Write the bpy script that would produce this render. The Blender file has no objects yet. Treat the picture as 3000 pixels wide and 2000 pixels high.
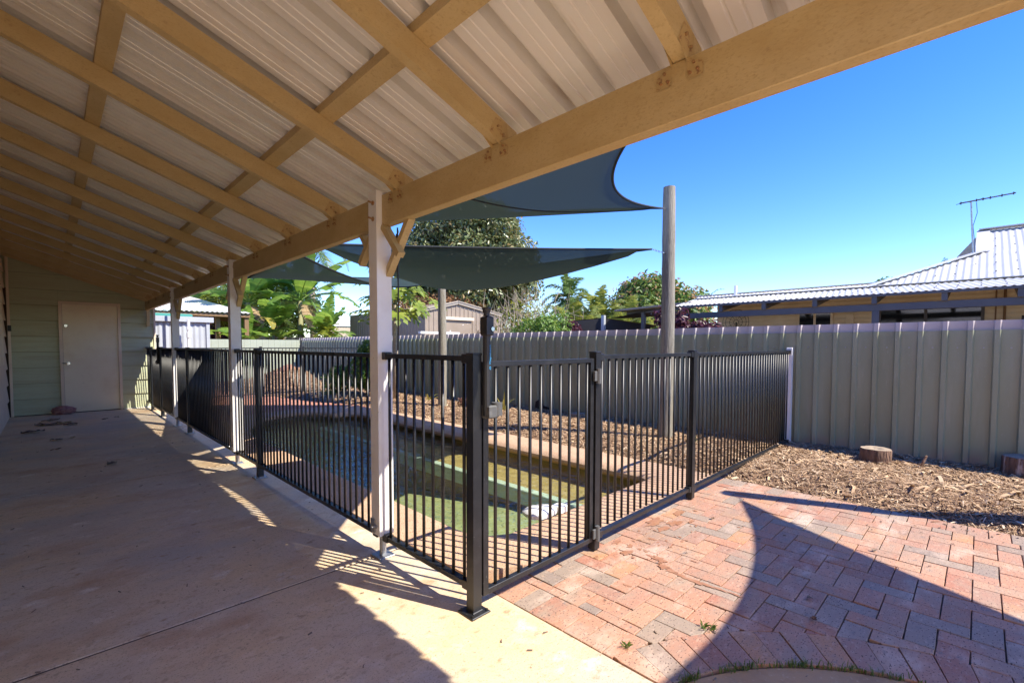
import bpy, bmesh, math, random
import numpy as np
from mathutils import Vector, Matrix
S = bpy.context.scene
COL = S.collection
random.seed(7)
RNG = np.random.default_rng(11)

# ------------------------------------------------------------------ camera, sky, sun, exposure
cam_d = bpy.data.cameras.new("camera"); cam = bpy.data.objects.new("camera", cam_d); COL.objects.link(cam)
_y, _p, _r = math.radians(45.128), math.radians(-2.3713), math.radians(0.1266)
_f = Vector((math.sin(_y)*math.cos(_p), math.cos(_y)*math.cos(_p), math.sin(_p)))
_rt = Vector((math.cos(_y), -math.sin(_y), 0)); _up = _rt.cross(_f)
_r2 = _rt*math.cos(_r) + _up*math.sin(_r); _u2 = _r2.cross(_f)
cam.matrix_world = Matrix(((_r2.x, _u2.x, -_f.x, 0), (_r2.y, _u2.y, -_f.y, 0), (_r2.z, _u2.z, -_f.z, 1.25), (0, 0, 0, 1)))
cam_d.sensor_width = 36; cam_d.lens = 16.3366; cam_d.shift_x = -0.00443; cam_d.shift_y = 0.02297
cam_d.clip_start = 0.05; cam_d.clip_end = 3000
S.camera = cam

TO_SUN = Vector((0.32, -0.775, 1.0)).normalized()
SUN_EL = math.asin(TO_SUN.z); SUN_AZ = math.atan2(TO_SUN.x, TO_SUN.y)
W = bpy.data.worlds.new("World"); S.world = W; W.use_nodes = True
wn = W.node_tree.nodes; wl = W.node_tree.links
sky = wn.new("ShaderNodeTexSky"); sky.sky_type = 'NISHITA'; sky.sun_disc = False
sky.sun_elevation = SUN_EL; sky.sun_rotation = SUN_AZ
sky.altitude = 0; sky.air_density = 1.0; sky.dust_density = 0.1; sky.ozone_density = 4.5
bg = wn["Background"]; bg.inputs[1].default_value = 0.088
hsv = wn.new('ShaderNodeHueSaturation'); hsv.inputs['Saturation'].default_value = 1.32; hsv.inputs['Hue'].default_value = 0.521; hsv.inputs['Value'].default_value = 1.0
wl.new(sky.outputs[0], hsv.inputs['Color']); wl.new(hsv.outputs[0], bg.inputs[0])
sun_d = bpy.data.lights.new("sun", 'SUN'); sun_d.energy = 2.4; sun_d.angle = math.radians(0.5); sun_d.color = (1, 0.93, 0.80)
sun = bpy.data.objects.new("sun", sun_d); COL.objects.link(sun); sun.location = (20, -50, 60)
sun.rotation_euler = TO_SUN.to_track_quat('Z', 'Y').to_euler()
S.view_settings.view_transform = 'Standard'; S.view_settings.look = 'None'
S.view_settings.exposure = 2.02; S.view_settings.gamma = 1.0; S.view_settings.use_curve_mapping = False
S.cycles.max_bounces = 10; S.cycles.diffuse_bounces = 6; S.cycles.transparent_max_bounces = 24
S.cycles.caustics_reflective = False; S.cycles.caustics_refractive = False

# ------------------------------------------------------------------ materials
def mat(name, base, rough=0.6, metal=0.0, var=(), bump=(), stretch=(1, 1, 1), spec=0.5, rnd=None, obj_rnd=None, coord='Object'):
    """var: (scale, colour, low, high, detail) noise layers over the base; bump: (scale, strength, distance);
    rnd: list of colours picked per island; obj_rnd: list of colours picked per object"""
    m = bpy.data.materials.new(name); m.use_nodes = True
    nt = m.node_tree; N = nt.nodes; L = nt.links
    b = N["Principled BSDF"]
    b.inputs["Roughness"].default_value = rough; b.inputs["Metallic"].default_value = metal
    b.inputs["Specular IOR Level"].default_value = spec
    tc = N.new("ShaderNodeTexCoord"); mp = N.new("ShaderNodeMapping"); mp.inputs["Scale"].default_value = stretch
    L.new(N.new('ShaderNodeNewGeometry').outputs['Position'] if coord == 'World' else tc.outputs[coord], mp.inputs["Vector"])
    cur = None
    def rgb(c):
        n = N.new("ShaderNodeRGB"); n.outputs[0].default_value = (*c, 1); return n.outputs[0]
    if rnd or obj_rnd:
        cols = rnd or obj_rnd
        if rnd:
            src = N.new("ShaderNodeNewGeometry").outputs["Random Per Island"]
        else:
            src = N.new("ShaderNodeObjectInfo").outputs["Random"]
        cr = N.new("ShaderNodeValToRGB"); cr.color_ramp.interpolation = 'LINEAR' if rnd else 'CONSTANT'
        e = cr.color_ramp.elements
        while len(e) < len(cols): e.new(0.5)
        for i, c in enumerate(cols):
            e[i].position = i/(len(cols)-1) if rnd else i/len(cols); e[i].color = (*c, 1)
        L.new(src, cr.inputs[0]); cur = cr.outputs[0]
    else:
        cur = rgb(base)
    for (sc, c2, lo, hi, det) in var:
        nz = N.new("ShaderNodeTexNoise"); nz.inputs["Scale"].default_value = sc; nz.inputs["Detail"].default_value = det
        nz.inputs["Roughness"].default_value = 0.6
        L.new(mp.outputs[0], nz.inputs["Vector"])
        mr = N.new("ShaderNodeMapRange"); mr.inputs[1].default_value = lo; mr.inputs[2].default_value = hi
        L.new(nz.outputs["Fac"], mr.inputs[0])
        mx = N.new("ShaderNodeMix"); mx.data_type = 'RGBA'
        L.new(mr.outputs[0], mx.inputs[0]); L.new(cur, mx.inputs[6]); mx.inputs[7].default_value = (*c2, 1)
        cur = mx.outputs[2]
    L.new(cur, b.inputs["Base Color"])
    prev = None
    for (sc, st, ds) in bump:
        nz = N.new("ShaderNodeTexNoise"); nz.inputs["Scale"].default_value = sc; nz.inputs["Detail"].default_value = 4
        L.new(mp.outputs[0], nz.inputs["Vector"])
        bp = N.new("ShaderNodeBump"); bp.inputs["Strength"].default_value = st; bp.inputs["Distance"].default_value = ds
        L.new(nz.outputs["Fac"], bp.inputs["Height"])
        if prev: L.new(prev, bp.inputs["Normal"])
        prev = bp.outputs[0]
    if prev: L.new(prev, b.inputs["Normal"])
    return m

def leaf_mat(name, cols, trans=0.35, rough=0.5):
    m = mat(name, cols[0], rough=rough, rnd=cols, spec=0.4)
    nt = m.node_tree; N = nt.nodes; L = nt.links; b = N["Principled BSDF"]; out = N["Material Output"]
    t = N.new("ShaderNodeBsdfTranslucent"); ms = N.new("ShaderNodeMixShader"); ms.inputs[0].default_value = trans
    src = b.inputs["Base Color"].links[0].from_socket
    hs = N.new("ShaderNodeHueSaturation"); hs.inputs["Value"].default_value = 1.5; hs.inputs["Hue"].default_value = 0.49
    L.new(src, hs.inputs["Color"]); L.new(hs.outputs[0], t.inputs[0])
    L.new(b.outputs[0], ms.inputs[1]); L.new(t.outputs[0], ms.inputs[2]); L.new(ms.outputs[0], out.inputs[0])
    return m

M = {}
M['timber_paint'] = mat('timber_paint', (0.53, 0.395, 0.19), 0.5, var=[(5, (0.46, 0.325, 0.14), 0.4, 0.7, 6), (30, (0.32, 0.205, 0.085), 0.62, 0.8, 6), (90, (0.42, 0.295, 0.125), 0.52, 0.75, 2)], bump=[(60, 0.4, 0.002)], stretch=(1, 1, 2))
M['post_paint'] = mat('post_paint', (0.83, 0.81, 0.78), 0.45, var=[(5, (0.76, 0.71, 0.65), 0.45, 0.75, 5), (70, (0.35, 0.28, 0.2), 0.72, 0.78, 2)], bump=[(90, 0.08, 0.001)])
M['roof_under'] = mat('roof_under', (0.74, 0.72, 0.675), 0.34, var=[(0.9, (0.67, 0.62, 0.565), 0.4, 0.7, 4), (7, (0.54, 0.43, 0.32), 0.60, 0.83, 6)], stretch=(0.2, 3, 1))
M['weatherboard'] = mat('weatherboard', (0.47, 0.50, 0.32), 0.6, var=[(3, (0.42, 0.40, 0.25), 0.45, 0.75, 5), (30, (0.34, 0.32, 0.2), 0.58, 0.8, 6)], bump=[(40, 0.35, 0.003)], stretch=(0.4, 1, 5))
M['door_paint'] = mat('door_paint', (0.80, 0.70, 0.50), 0.5, var=[(2.5, (0.70, 0.56, 0.36), 0.45, 0.8, 6), (14, (0.55, 0.46, 0.33), 0.66, 0.85, 4)], bump=[(80, 0.05, 0.001)])
M['trim'] = mat('trim', (0.74, 0.61, 0.45), 0.5, var=[(3, (0.66, 0.51, 0.36), 0.4, 0.8, 5)])
M['slab'] = mat('slab', (0.69, 0.50, 0.295), 0.5, var=[(0.8, (0.63, 0.52, 0.39), 0.40, 0.60, 6), (1.7, (0.53, 0.335, 0.195), 0.50, 0.68, 7), (6, (0.74, 0.59, 0.42), 0.55, 0.75, 7), (0.6, (0.50, 0.43, 0.345), 0.48, 0.62, 8), (22, (0.44, 0.32, 0.20), 0.56, 0.74, 7), (9, (0.42, 0.275, 0.155), 0.60, 0.70, 6), (3.5, (0.75, 0.65, 0.52), 0.60, 0.70, 9), (60, (0.36, 0.25, 0.165), 0.58, 0.72, 3), (140, (0.26, 0.18, 0.12), 0.60, 0.70, 2)], bump=[(45, 0.25, 0.003), (300, 0.2, 0.001)], stretch=(1.1, 1.4, 1), spec=0.3)
M['joint'] = mat('joint', (0.10, 0.07, 0.05), 0.9)
M['apron'] = mat('apron', (0.40, 0.25, 0.12), 0.75, var=[(6, (0.30, 0.18, 0.085), 0.45, 0.7, 6), (60, (0.5, 0.36, 0.22), 0.6, 0.75, 3)], bump=[(120, 0.3, 0.003)])
M['pebble'] = mat('pebble', (0.56, 0.36, 0.225), 0.75, var=[(3, (0.47, 0.29, 0.175), 0.4, 0.7, 5), (150, (0.60, 0.45, 0.32), 0.54, 0.66, 2), (110, (0.20, 0.10, 0.055), 0.57, 0.68, 2)], bump=[(160, 0.7, 0.004)])
M['brick'] = mat('brick', (0.5, 0.25, 0.15), 0.75, obj_rnd=[(0.440, 0.220, 0.133), (0.396, 0.180, 0.101), (0.458, 0.244, 0.144), (0.290, 0.220, 0.164), (0.422, 0.208, 0.125), (0.370, 0.164, 0.101), (0.449, 0.248, 0.156), (0.414, 0.212, 0.136), (0.317, 0.236, 0.176), (0.405, 0.208, 0.129), (0.466, 0.232, 0.113), (0.361, 0.192, 0.129), (0.264, 0.200, 0.156), (0.431, 0.224, 0.140), (0.458, 0.240, 0.148)], var=[(4, (0.33, 0.24, 0.17), 0.46, 0.72, 7), (1.3, (0.30, 0.20, 0.145), 0.50, 0.70, 8), (2.2, (0.60, 0.45, 0.34), 0.55, 0.76, 8), (30, (0.58, 0.40, 0.29), 0.55, 0.85, 5), (85, (0.10, 0.06, 0.045), 0.62, 0.66, 1.5), (14, (0.20, 0.165, 0.14), 0.60, 0.74, 7)], bump=[(130, 0.5, 0.002), (12, 0.2, 0.006)], stretch=(1, 1.7, 1), coord='World')
M['brick_red'] = mat('brick_red', (0.42, 0.12, 0.06), 0.8, rnd=[(0.46, 0.21, 0.135), (0.38, 0.16, 0.10), (0.52, 0.26, 0.17)], bump=[(100, 0.2, 0.002)])
M['sand'] = mat('sand', (0.13, 0.085, 0.055), 0.95, var=[(30, (0.22, 0.15, 0.1), 0.4, 0.7, 4)])
M['dirt'] = mat('dirt', (0.30, 0.17, 0.09), 0.95, var=[(0.4, (0.22, 0.16, 0.08), 0.4, 0.7, 6), (8, (0.38, 0.24, 0.14), 0.5, 0.7, 5)], bump=[(12, 0.5, 0.02)])
M['mulch_base'] = mat('mulch_base', (0.16, 0.09, 0.05), 0.95, var=[(25, (0.34, 0.21, 0.12), 0.42, 0.65, 6), (60, (0.06, 0.035, 0.02), 0.55, 0.7, 4)], bump=[(40, 0.9, 0.02)])
M['chips'] = mat('chips', (0.4, 0.25, 0.13), 0.85, rnd=[(0.14, 0.075, 0.04), (0.30, 0.18, 0.10), (0.43, 0.28, 0.155), (0.54, 0.375, 0.22), (0.36, 0.215, 0.115), (0.70, 0.55, 0.37)])
M['colorbond'] = mat('colorbond', (0.32, 0.34, 0.225), 0.45, var=[(0.9, (0.265, 0.27, 0.165), 0.4, 0.7, 6), (2.5, (0.36, 0.36, 0.25), 0.52, 0.72, 8), (18, (0.40, 0.395, 0.30), 0.62, 0.8, 5), (70, (0.54, 0.53, 0.48), 0.69, 0.75, 2)], stretch=(1, 3, 0.5), coord='World', bump=[(3, 0.15, 0.02)])
def splash_band(m):
    N = m.node_tree.nodes; L = m.node_tree.links; b = N["Principled BSDF"]; src = b.inputs["Base Color"].links[0].from_socket
    g_ = N.new("ShaderNodeNewGeometry"); sp = N.new("ShaderNodeSeparateXYZ"); L.new(g_.outputs["Position"], sp.inputs[0])
    nz = N.new("ShaderNodeTexNoise"); nz.inputs["Scale"].default_value = 7; nz.inputs["Detail"].default_value = 6; L.new(g_.outputs["Position"], nz.inputs["Vector"])
    ad = N.new("ShaderNodeMath"); ad.operation = 'MULTIPLY_ADD'; ad.inputs[1].default_value = -0.5; L.new(nz.outputs["Fac"], ad.inputs[0]); L.new(sp.outputs["Z"], ad.inputs[2])
    mr = N.new("ShaderNodeMapRange"); mr.inputs[1].default_value = -0.20; mr.inputs[2].default_value = -0.06; mr.inputs[3].default_value = 0.75; mr.inputs[4].default_value = 0.0; L.new(ad.outputs[0], mr.inputs[0])
    mx = N.new("ShaderNodeMix"); mx.data_type = 'RGBA'; L.new(mr.outputs[0], mx.inputs[0]); L.new(src, mx.inputs[6]); mx.inputs[7].default_value = (0.40, 0.30, 0.21, 1); L.new(mx.outputs[2], b.inputs["Base Color"])
splash_band(M['colorbond'])
M['colorbond_back'] = mat('colorbond_back', (0.54, 0.48, 0.46), 0.5, var=[(1.5, (0.47, 0.40, 0.36), 0.4, 0.7, 4)], coord='World')
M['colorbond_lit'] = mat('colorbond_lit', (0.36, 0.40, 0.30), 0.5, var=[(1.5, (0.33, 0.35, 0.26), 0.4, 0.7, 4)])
M['black_metal'] = mat('black_metal', (0.013, 0.0135, 0.015), 0.38, var=[(9, (0.03, 0.03, 0.032), 0.5, 0.8, 5), (120, (0.10, 0.10, 0.10), 0.73, 0.78, 1)])
M['black_plastic'] = mat('black_plastic', (0.02, 0.02, 0.021), 0.5)
M['grey_plastic'] = mat('grey_plastic', (0.09, 0.09, 0.088), 0.55, var=[(20, (0.16, 0.16, 0.155), 0.55, 0.75, 4)])
M['blue_print'] = mat('blue_print', (0.05, 0.32, 0.62), 0.5)
M['white_print'] = mat('white_print', (0.75, 0.75, 0.75), 0.5)
M['galv'] = mat('galv', (0.42, 0.43, 0.44), 0.4, metal=0.7, var=[(12, (0.3, 0.3, 0.3), 0.4, 0.7, 4)])
M['rusty'] = mat('rusty', (0.30, 0.17, 0.07), 0.7, var=[(40, (0.22, 0.08, 0.03), 0.45, 0.7, 5), (15, (0.36, 0.23, 0.1), 0.5, 0.7, 4)])
M['steel'] = mat('steel', (0.55, 0.55, 0.54), 0.25, metal=1.0)
M['pole_timber'] = mat('pole_timber', (0.27, 0.245, 0.19), 0.85, var=[(7, (0.15, 0.13, 0.095), 0.42, 0.66, 7), (26, (0.36, 0.335, 0.27), 0.52, 0.72, 5), (60, (0.11, 0.095, 0.07), 0.60, 0.72, 3)], bump=[(26, 0.8, 0.01)], stretch=(5, 5, 0.3))
M['stump_bark'] = mat('stump_bark', (0.21, 0.12, 0.075), 0.9, var=[(8, (0.09, 0.05, 0.03), 0.45, 0.65, 5), (5, (0.45, 0.34, 0.27), 0.6, 0.68, 4)], bump=[(20, 0.9, 0.02)], stretch=(3, 3, 0.6))
M['stump_cut'] = mat('stump_cut', (0.36, 0.28, 0.2), 0.9, var=[(10, (0.22, 0.16, 0.11), 0.45, 0.7, 5)], bump=[(40, 0.4, 0.005)])
M['pool_floor'] = mat('pool_floor', (0.35, 0.355, 0.19), 0.8, var=[(2.2, (0.27, 0.30, 0.185), 0.4, 0.62, 8), (9, (0.42, 0.39, 0.21), 0.48, 0.66, 7), (26, (0.24, 0.235, 0.13), 0.5, 0.7, 5), (60, (0.30, 0.31, 0.2), 0.5, 0.75, 3)])
M['pool_ledge'] = mat('pool_ledge', (0.44, 0.30, 0.125), 0.8, var=[(3, (0.34, 0.225, 0.09), 0.4, 0.66, 7), (14, (0.50, 0.36, 0.17), 0.5, 0.7, 6), (70, (0.28, 0.18, 0.07), 0.5, 0.75, 3)])
M['pool_wall'] = mat('pool_wall', (0.24, 0.205, 0.12), 0.8, var=[(4, (0.17, 0.13, 0.07), 0.4, 0.7, 5)])
M['tile'] = mat('tile', (0.62, 0.70, 0.72), 0.35, var=[(30, (0.52, 0.60, 0.62), 0.4, 0.7, 3)])
M['white_roof'] = mat('white_roof', (0.54, 0.53, 0.505), 0.55, var=[(1.5, (0.47, 0.45, 0.42), 0.5, 0.8, 5), (9, (0.38, 0.35, 0.31), 0.64, 0.8, 5)])
M['cream_clad'] = mat('cream_clad', (0.74, 0.65, 0.47), 0.5, var=[(2, (0.66, 0.56, 0.38), 0.4, 0.7, 4)])
M['charcoal'] = mat('charcoal', (0.075, 0.075, 0.085), 0.5, var=[(3, (0.095, 0.09, 0.095), 0.4, 0.7, 3)])
M['dark_glass'] = mat('dark_glass', (0.012, 0.014, 0.017), 0.06, spec=0.8)
M['taupe'] = mat('taupe', (0.295, 0.235, 0.175), 0.5, var=[(2, (0.26, 0.205, 0.15), 0.4, 0.7, 4), (9, (0.75, 0.72, 0.68), 0.72, 0.735, 2)])
M['grey_shed'] = mat('grey_shed', (0.42, 0.44, 0.46), 0.4, var=[(2, (0.38, 0.40, 0.42), 0.4, 0.7, 3)])
M['white_pvc'] = mat('white_pvc', (0.72, 0.71, 0.68), 0.4)
M['green_cloth'] = mat('green_cloth', (0.05, 0.24, 0.19), 0.8)
M['brown_timber'] = mat('brown_timber', (0.20, 0.115, 0.05), 0.7)
M['paling'] = mat('paling', (0.30, 0.27, 0.23), 0.9, rnd=[(0.22, 0.2, 0.17), (0.36, 0.33, 0.28), (0.30, 0.25, 0.2)])
M['bark'] = mat('bark', (0.22, 0.17, 0.12), 0.9, var=[(12, (0.13, 0.1, 0.07), 0.4, 0.7, 5)], bump=[(20, 0.6, 0.02)])
M['pale_bark'] = mat('pale_bark', (0.42, 0.35, 0.24), 0.85, var=[(14, (0.30, 0.24, 0.16), 0.4, 0.7, 5)], bump=[(25, 0.5, 0.01)], stretch=(1, 1, 4))
M['dry_twig'] = mat('dry_twig', (0.40, 0.32, 0.22), 0.9)
M['cable'] = mat('cable', (0.015, 0.015, 0.016), 0.5)
M['rock'] = mat('rock', (0.33, 0.19, 0.12), 0.9, var=[(5, (0.22, 0.12, 0.08), 0.4, 0.7, 5)], bump=[(14, 0.8, 0.03)])
M['pink_cloth'] = mat('pink_cloth', (0.42, 0.22, 0.20), 0.9, var=[(30, (0.28, 0.13, 0.12), 0.45, 0.65, 4)])
M['dead_leaf'] = mat('dead_leaf', (0.15, 0.11, 0.085), 0.8, var=[(30, (0.30, 0.21, 0.13), 0.48, 0.66, 4)])
M['pale_leaf'] = mat('pale_leaf', (0.48, 0.38, 0.22), 0.8)
M['wet_brick'] = mat('wet_brick', (0.33, 0.15, 0.075), 0.45, var=[(20, (0.40, 0.215, 0.125), 0.4, 0.7, 5)])
M['bracket_paint'] = mat('bracket_paint', (0.46, 0.32, 0.135), 0.55, var=[(60, (0.28, 0.14, 0.055), 0.56, 0.68, 4)])
M['dark_fabric'] = mat('dark_fabric', (0.022, 0.021, 0.022), 0.85)
M['leaf_ficus'] = leaf_mat('leaf_ficus', [(0.09, 0.135, 0.045), (0.16, 0.20, 0.075), (0.24, 0.26, 0.115), (0.11, 0.15, 0.055), (0.33, 0.24, 0.10)], 0.2, 0.26)
M['leaf_mango'] = leaf_mat('leaf_mango', [(0.06, 0.13, 0.025), (0.12, 0.20, 0.04), (0.18, 0.25, 0.05), (0.09, 0.15, 0.03)], 0.3, 0.45)
M['mango_bloom'] = leaf_mat('mango_bloom', [(0.38, 0.22, 0.11), (0.30, 0.2, 0.08)], 0.3, 0.8)
M['leaf_palm'] = leaf_mat('leaf_palm', [(0.08, 0.15, 0.035), (0.13, 0.21, 0.05), (0.17, 0.23, 0.06)], 0.4, 0.35)
M['leaf_cane'] = leaf_mat('leaf_cane', [(0.12, 0.17, 0.03), (0.21, 0.25, 0.055), (0.30, 0.30, 0.06)], 0.4, 0.4)
M['leaf_banana'] = leaf_mat('leaf_banana', [(0.10, 0.20, 0.035), (0.16, 0.28, 0.045), (0.24, 0.36, 0.06)], 0.5, 0.32)
M['leaf_banana_dry'] = leaf_mat('leaf_banana_dry', [(0.30, 0.20, 0.10), (0.42, 0.30, 0.16), (0.22, 0.14, 0.07)], 0.3, 0.8)
M['leaf_papaya'] = leaf_mat('leaf_papaya', [(0.12, 0.18, 0.02), (0.19, 0.26, 0.03), (0.27, 0.32, 0.05)], 0.4, 0.45)
M['leaf_shrub'] = leaf_mat('leaf_shrub', [(0.07, 0.16, 0.025), (0.14, 0.24, 0.04), (0.20, 0.30, 0.05)], 0.35, 0.4)
M['leaf_lime'] = leaf_mat('leaf_lime', [(0.16, 0.20, 0.02), (0.28, 0.30, 0.03), (0.10, 0.15, 0.02)], 0.4, 0.5)
M['leaf_purple'] = leaf_mat('leaf_purple', [(0.07, 0.02, 0.03), (0.13, 0.045, 0.055), (0.04, 0.015, 0.025)], 0.3, 0.35)
M['leaf_red'] = leaf_mat('leaf_red', [(0.16, 0.06, 0.04), (0.24, 0.11, 0.07), (0.10, 0.07, 0.03)], 0.3, 0.6)
M['leaf_rust'] = leaf_mat('leaf_rust', [(0.30, 0.15, 0.06), (0.22, 0.11, 0.05), (0.38, 0.22, 0.1)], 0.3, 0.8)
M['grass'] = leaf_mat('grass', [(0.06, 0.12, 0.02), (0.11, 0.18, 0.03), (0.2, 0.22, 0.06)], 0.4, 0.5)
M['yellow_leaf'] = leaf_mat('yellow_leaf', [(0.42, 0.33, 0.06), (0.30, 0.30, 0.08)], 0.4, 0.5)

def shade_cloth(name, col, see):
    m = bpy.data.materials.new(name); m.use_nodes = True; N = m.node_tree.nodes; L = m.node_tree.links
    b = N["Principled BSDF"]; b.inputs["Base Color"].default_value = (*col, 1); b.inputs["Roughness"].default_value = 0.8
    b.inputs["Specular IOR Level"].default_value = 0.2
    tc = N.new("ShaderNodeTexCoord")
    nz = N.new("ShaderNodeTexNoise"); nz.inputs["Scale"].default_value = 140; nz.inputs["Detail"].default_value = 2; L.new(tc.outputs["Object"], nz.inputs["Vector"])
    bp = N.new("ShaderNodeBump"); bp.inputs["Strength"].default_value = 0.4; bp.inputs["Distance"].default_value = 0.003
    L.new(nz.outputs["Fac"], bp.inputs["Height"]); L.new(bp.outputs[0], b.inputs["Normal"])
    tl = N.new("ShaderNodeBsdfTranslucent"); tl.inputs[0].default_value = (col[0], col[1], col[2], 1)
    m1 = N.new("ShaderNodeMixShader"); m1.inputs[0].default_value = 0.25
    L.new(b.outputs[0], m1.inputs[1]); L.new(tl.outputs[0], m1.inputs[2])
    tr = N.new("ShaderNodeBsdfTransparent"); m2 = N.new("ShaderNodeMixShader")
    mr = N.new("ShaderNodeMapRange"); mr.inputs[1].default_value = 0.35; mr.inputs[2].default_value = 0.65
    mr.inputs[3].default_value = see*0.55; mr.inputs[4].default_value = see*1.45
    L.new(nz.outputs["Fac"], mr.inputs[0]); L.new(mr.outputs[0], m2.inputs[0])
    L.new(m1.outputs[0], m2.inputs[1]); L.new(tr.outputs[0], m2.inputs[2]); L.new(m2.outputs[0], N["Material Output"].inputs[0])
    return m
M['shade_cloth'] = shade_cloth('shade_cloth', (0.034, 0.052, 0.042), 0.035)
M['sail_hem'] = mat('sail_hem', (0.012, 0.016, 0.018), 0.8)

def water_mat():
    m = bpy.data.materials.new("pool_water"); m.use_nodes = True; N = m.node_tree.nodes; L = m.node_tree.links
    N.remove(N["Principled BSDF"])
    tc = N.new("ShaderNodeTexCoord"); mp = N.new("ShaderNodeMapping"); mp.inputs["Scale"].default_value = (1.4, 1, 1)
    L.new(tc.outputs["Object"], mp.inputs["Vector"])
    n1 = N.new("ShaderNodeTexNoise"); n1.inputs["Scale"].default_value = 7; n1.inputs["Detail"].default_value = 3; n1.inputs["Distortion"].default_value = 0.6
    n2 = N.new("ShaderNodeTexNoise"); n2.inputs["Scale"].default_value = 22; n2.inputs["Detail"].default_value = 2
    L.new(mp.outputs[0], n1.inputs["Vector"]); L.new(mp.outputs[0], n2.inputs["Vector"])
    b1 = N.new("ShaderNodeBump"); b1.inputs["Strength"].default_value = 0.34; b1.inputs["Distance"].default_value = 0.05
    b2 = N.new("ShaderNodeBump"); b2.inputs["Strength"].default_value = 0.26; b2.inputs["Distance"].default_value = 0.02
    L.new(n1.outputs["Fac"], b1.inputs["Height"]); L.new(n2.outputs["Fac"], b2.inputs["Height"]); L.new(b1.outputs[0], b2.inputs["Normal"])
    gl = N.new("ShaderNodeBsdfGlossy"); gl.inputs["Roughness"].default_value = 0.02; gl.inputs[0].default_value = (1, 1, 1, 1)
    L.new(b2.outputs[0], gl.inputs["Normal"])
    tr = N.new("ShaderNodeBsdfTransparent"); tr.inputs[0].default_value = (0.84, 0.91, 0.76, 1)
    fr = N.new("ShaderNodeFresnel"); fr.inputs[0].default_value = 1.33; L.new(b2.outputs[0], fr.inputs["Normal"])
    mx = N.new("ShaderNodeMixShader"); L.new(fr.outputs[0], mx.inputs[0]); L.new(tr.outputs[0], mx.inputs[1]); L.new(gl.outputs[0], mx.inputs[2])
    L.new(mx.outputs[0], N["Material Output"].inputs[0]); return m
M['water'] = water_mat()

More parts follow.
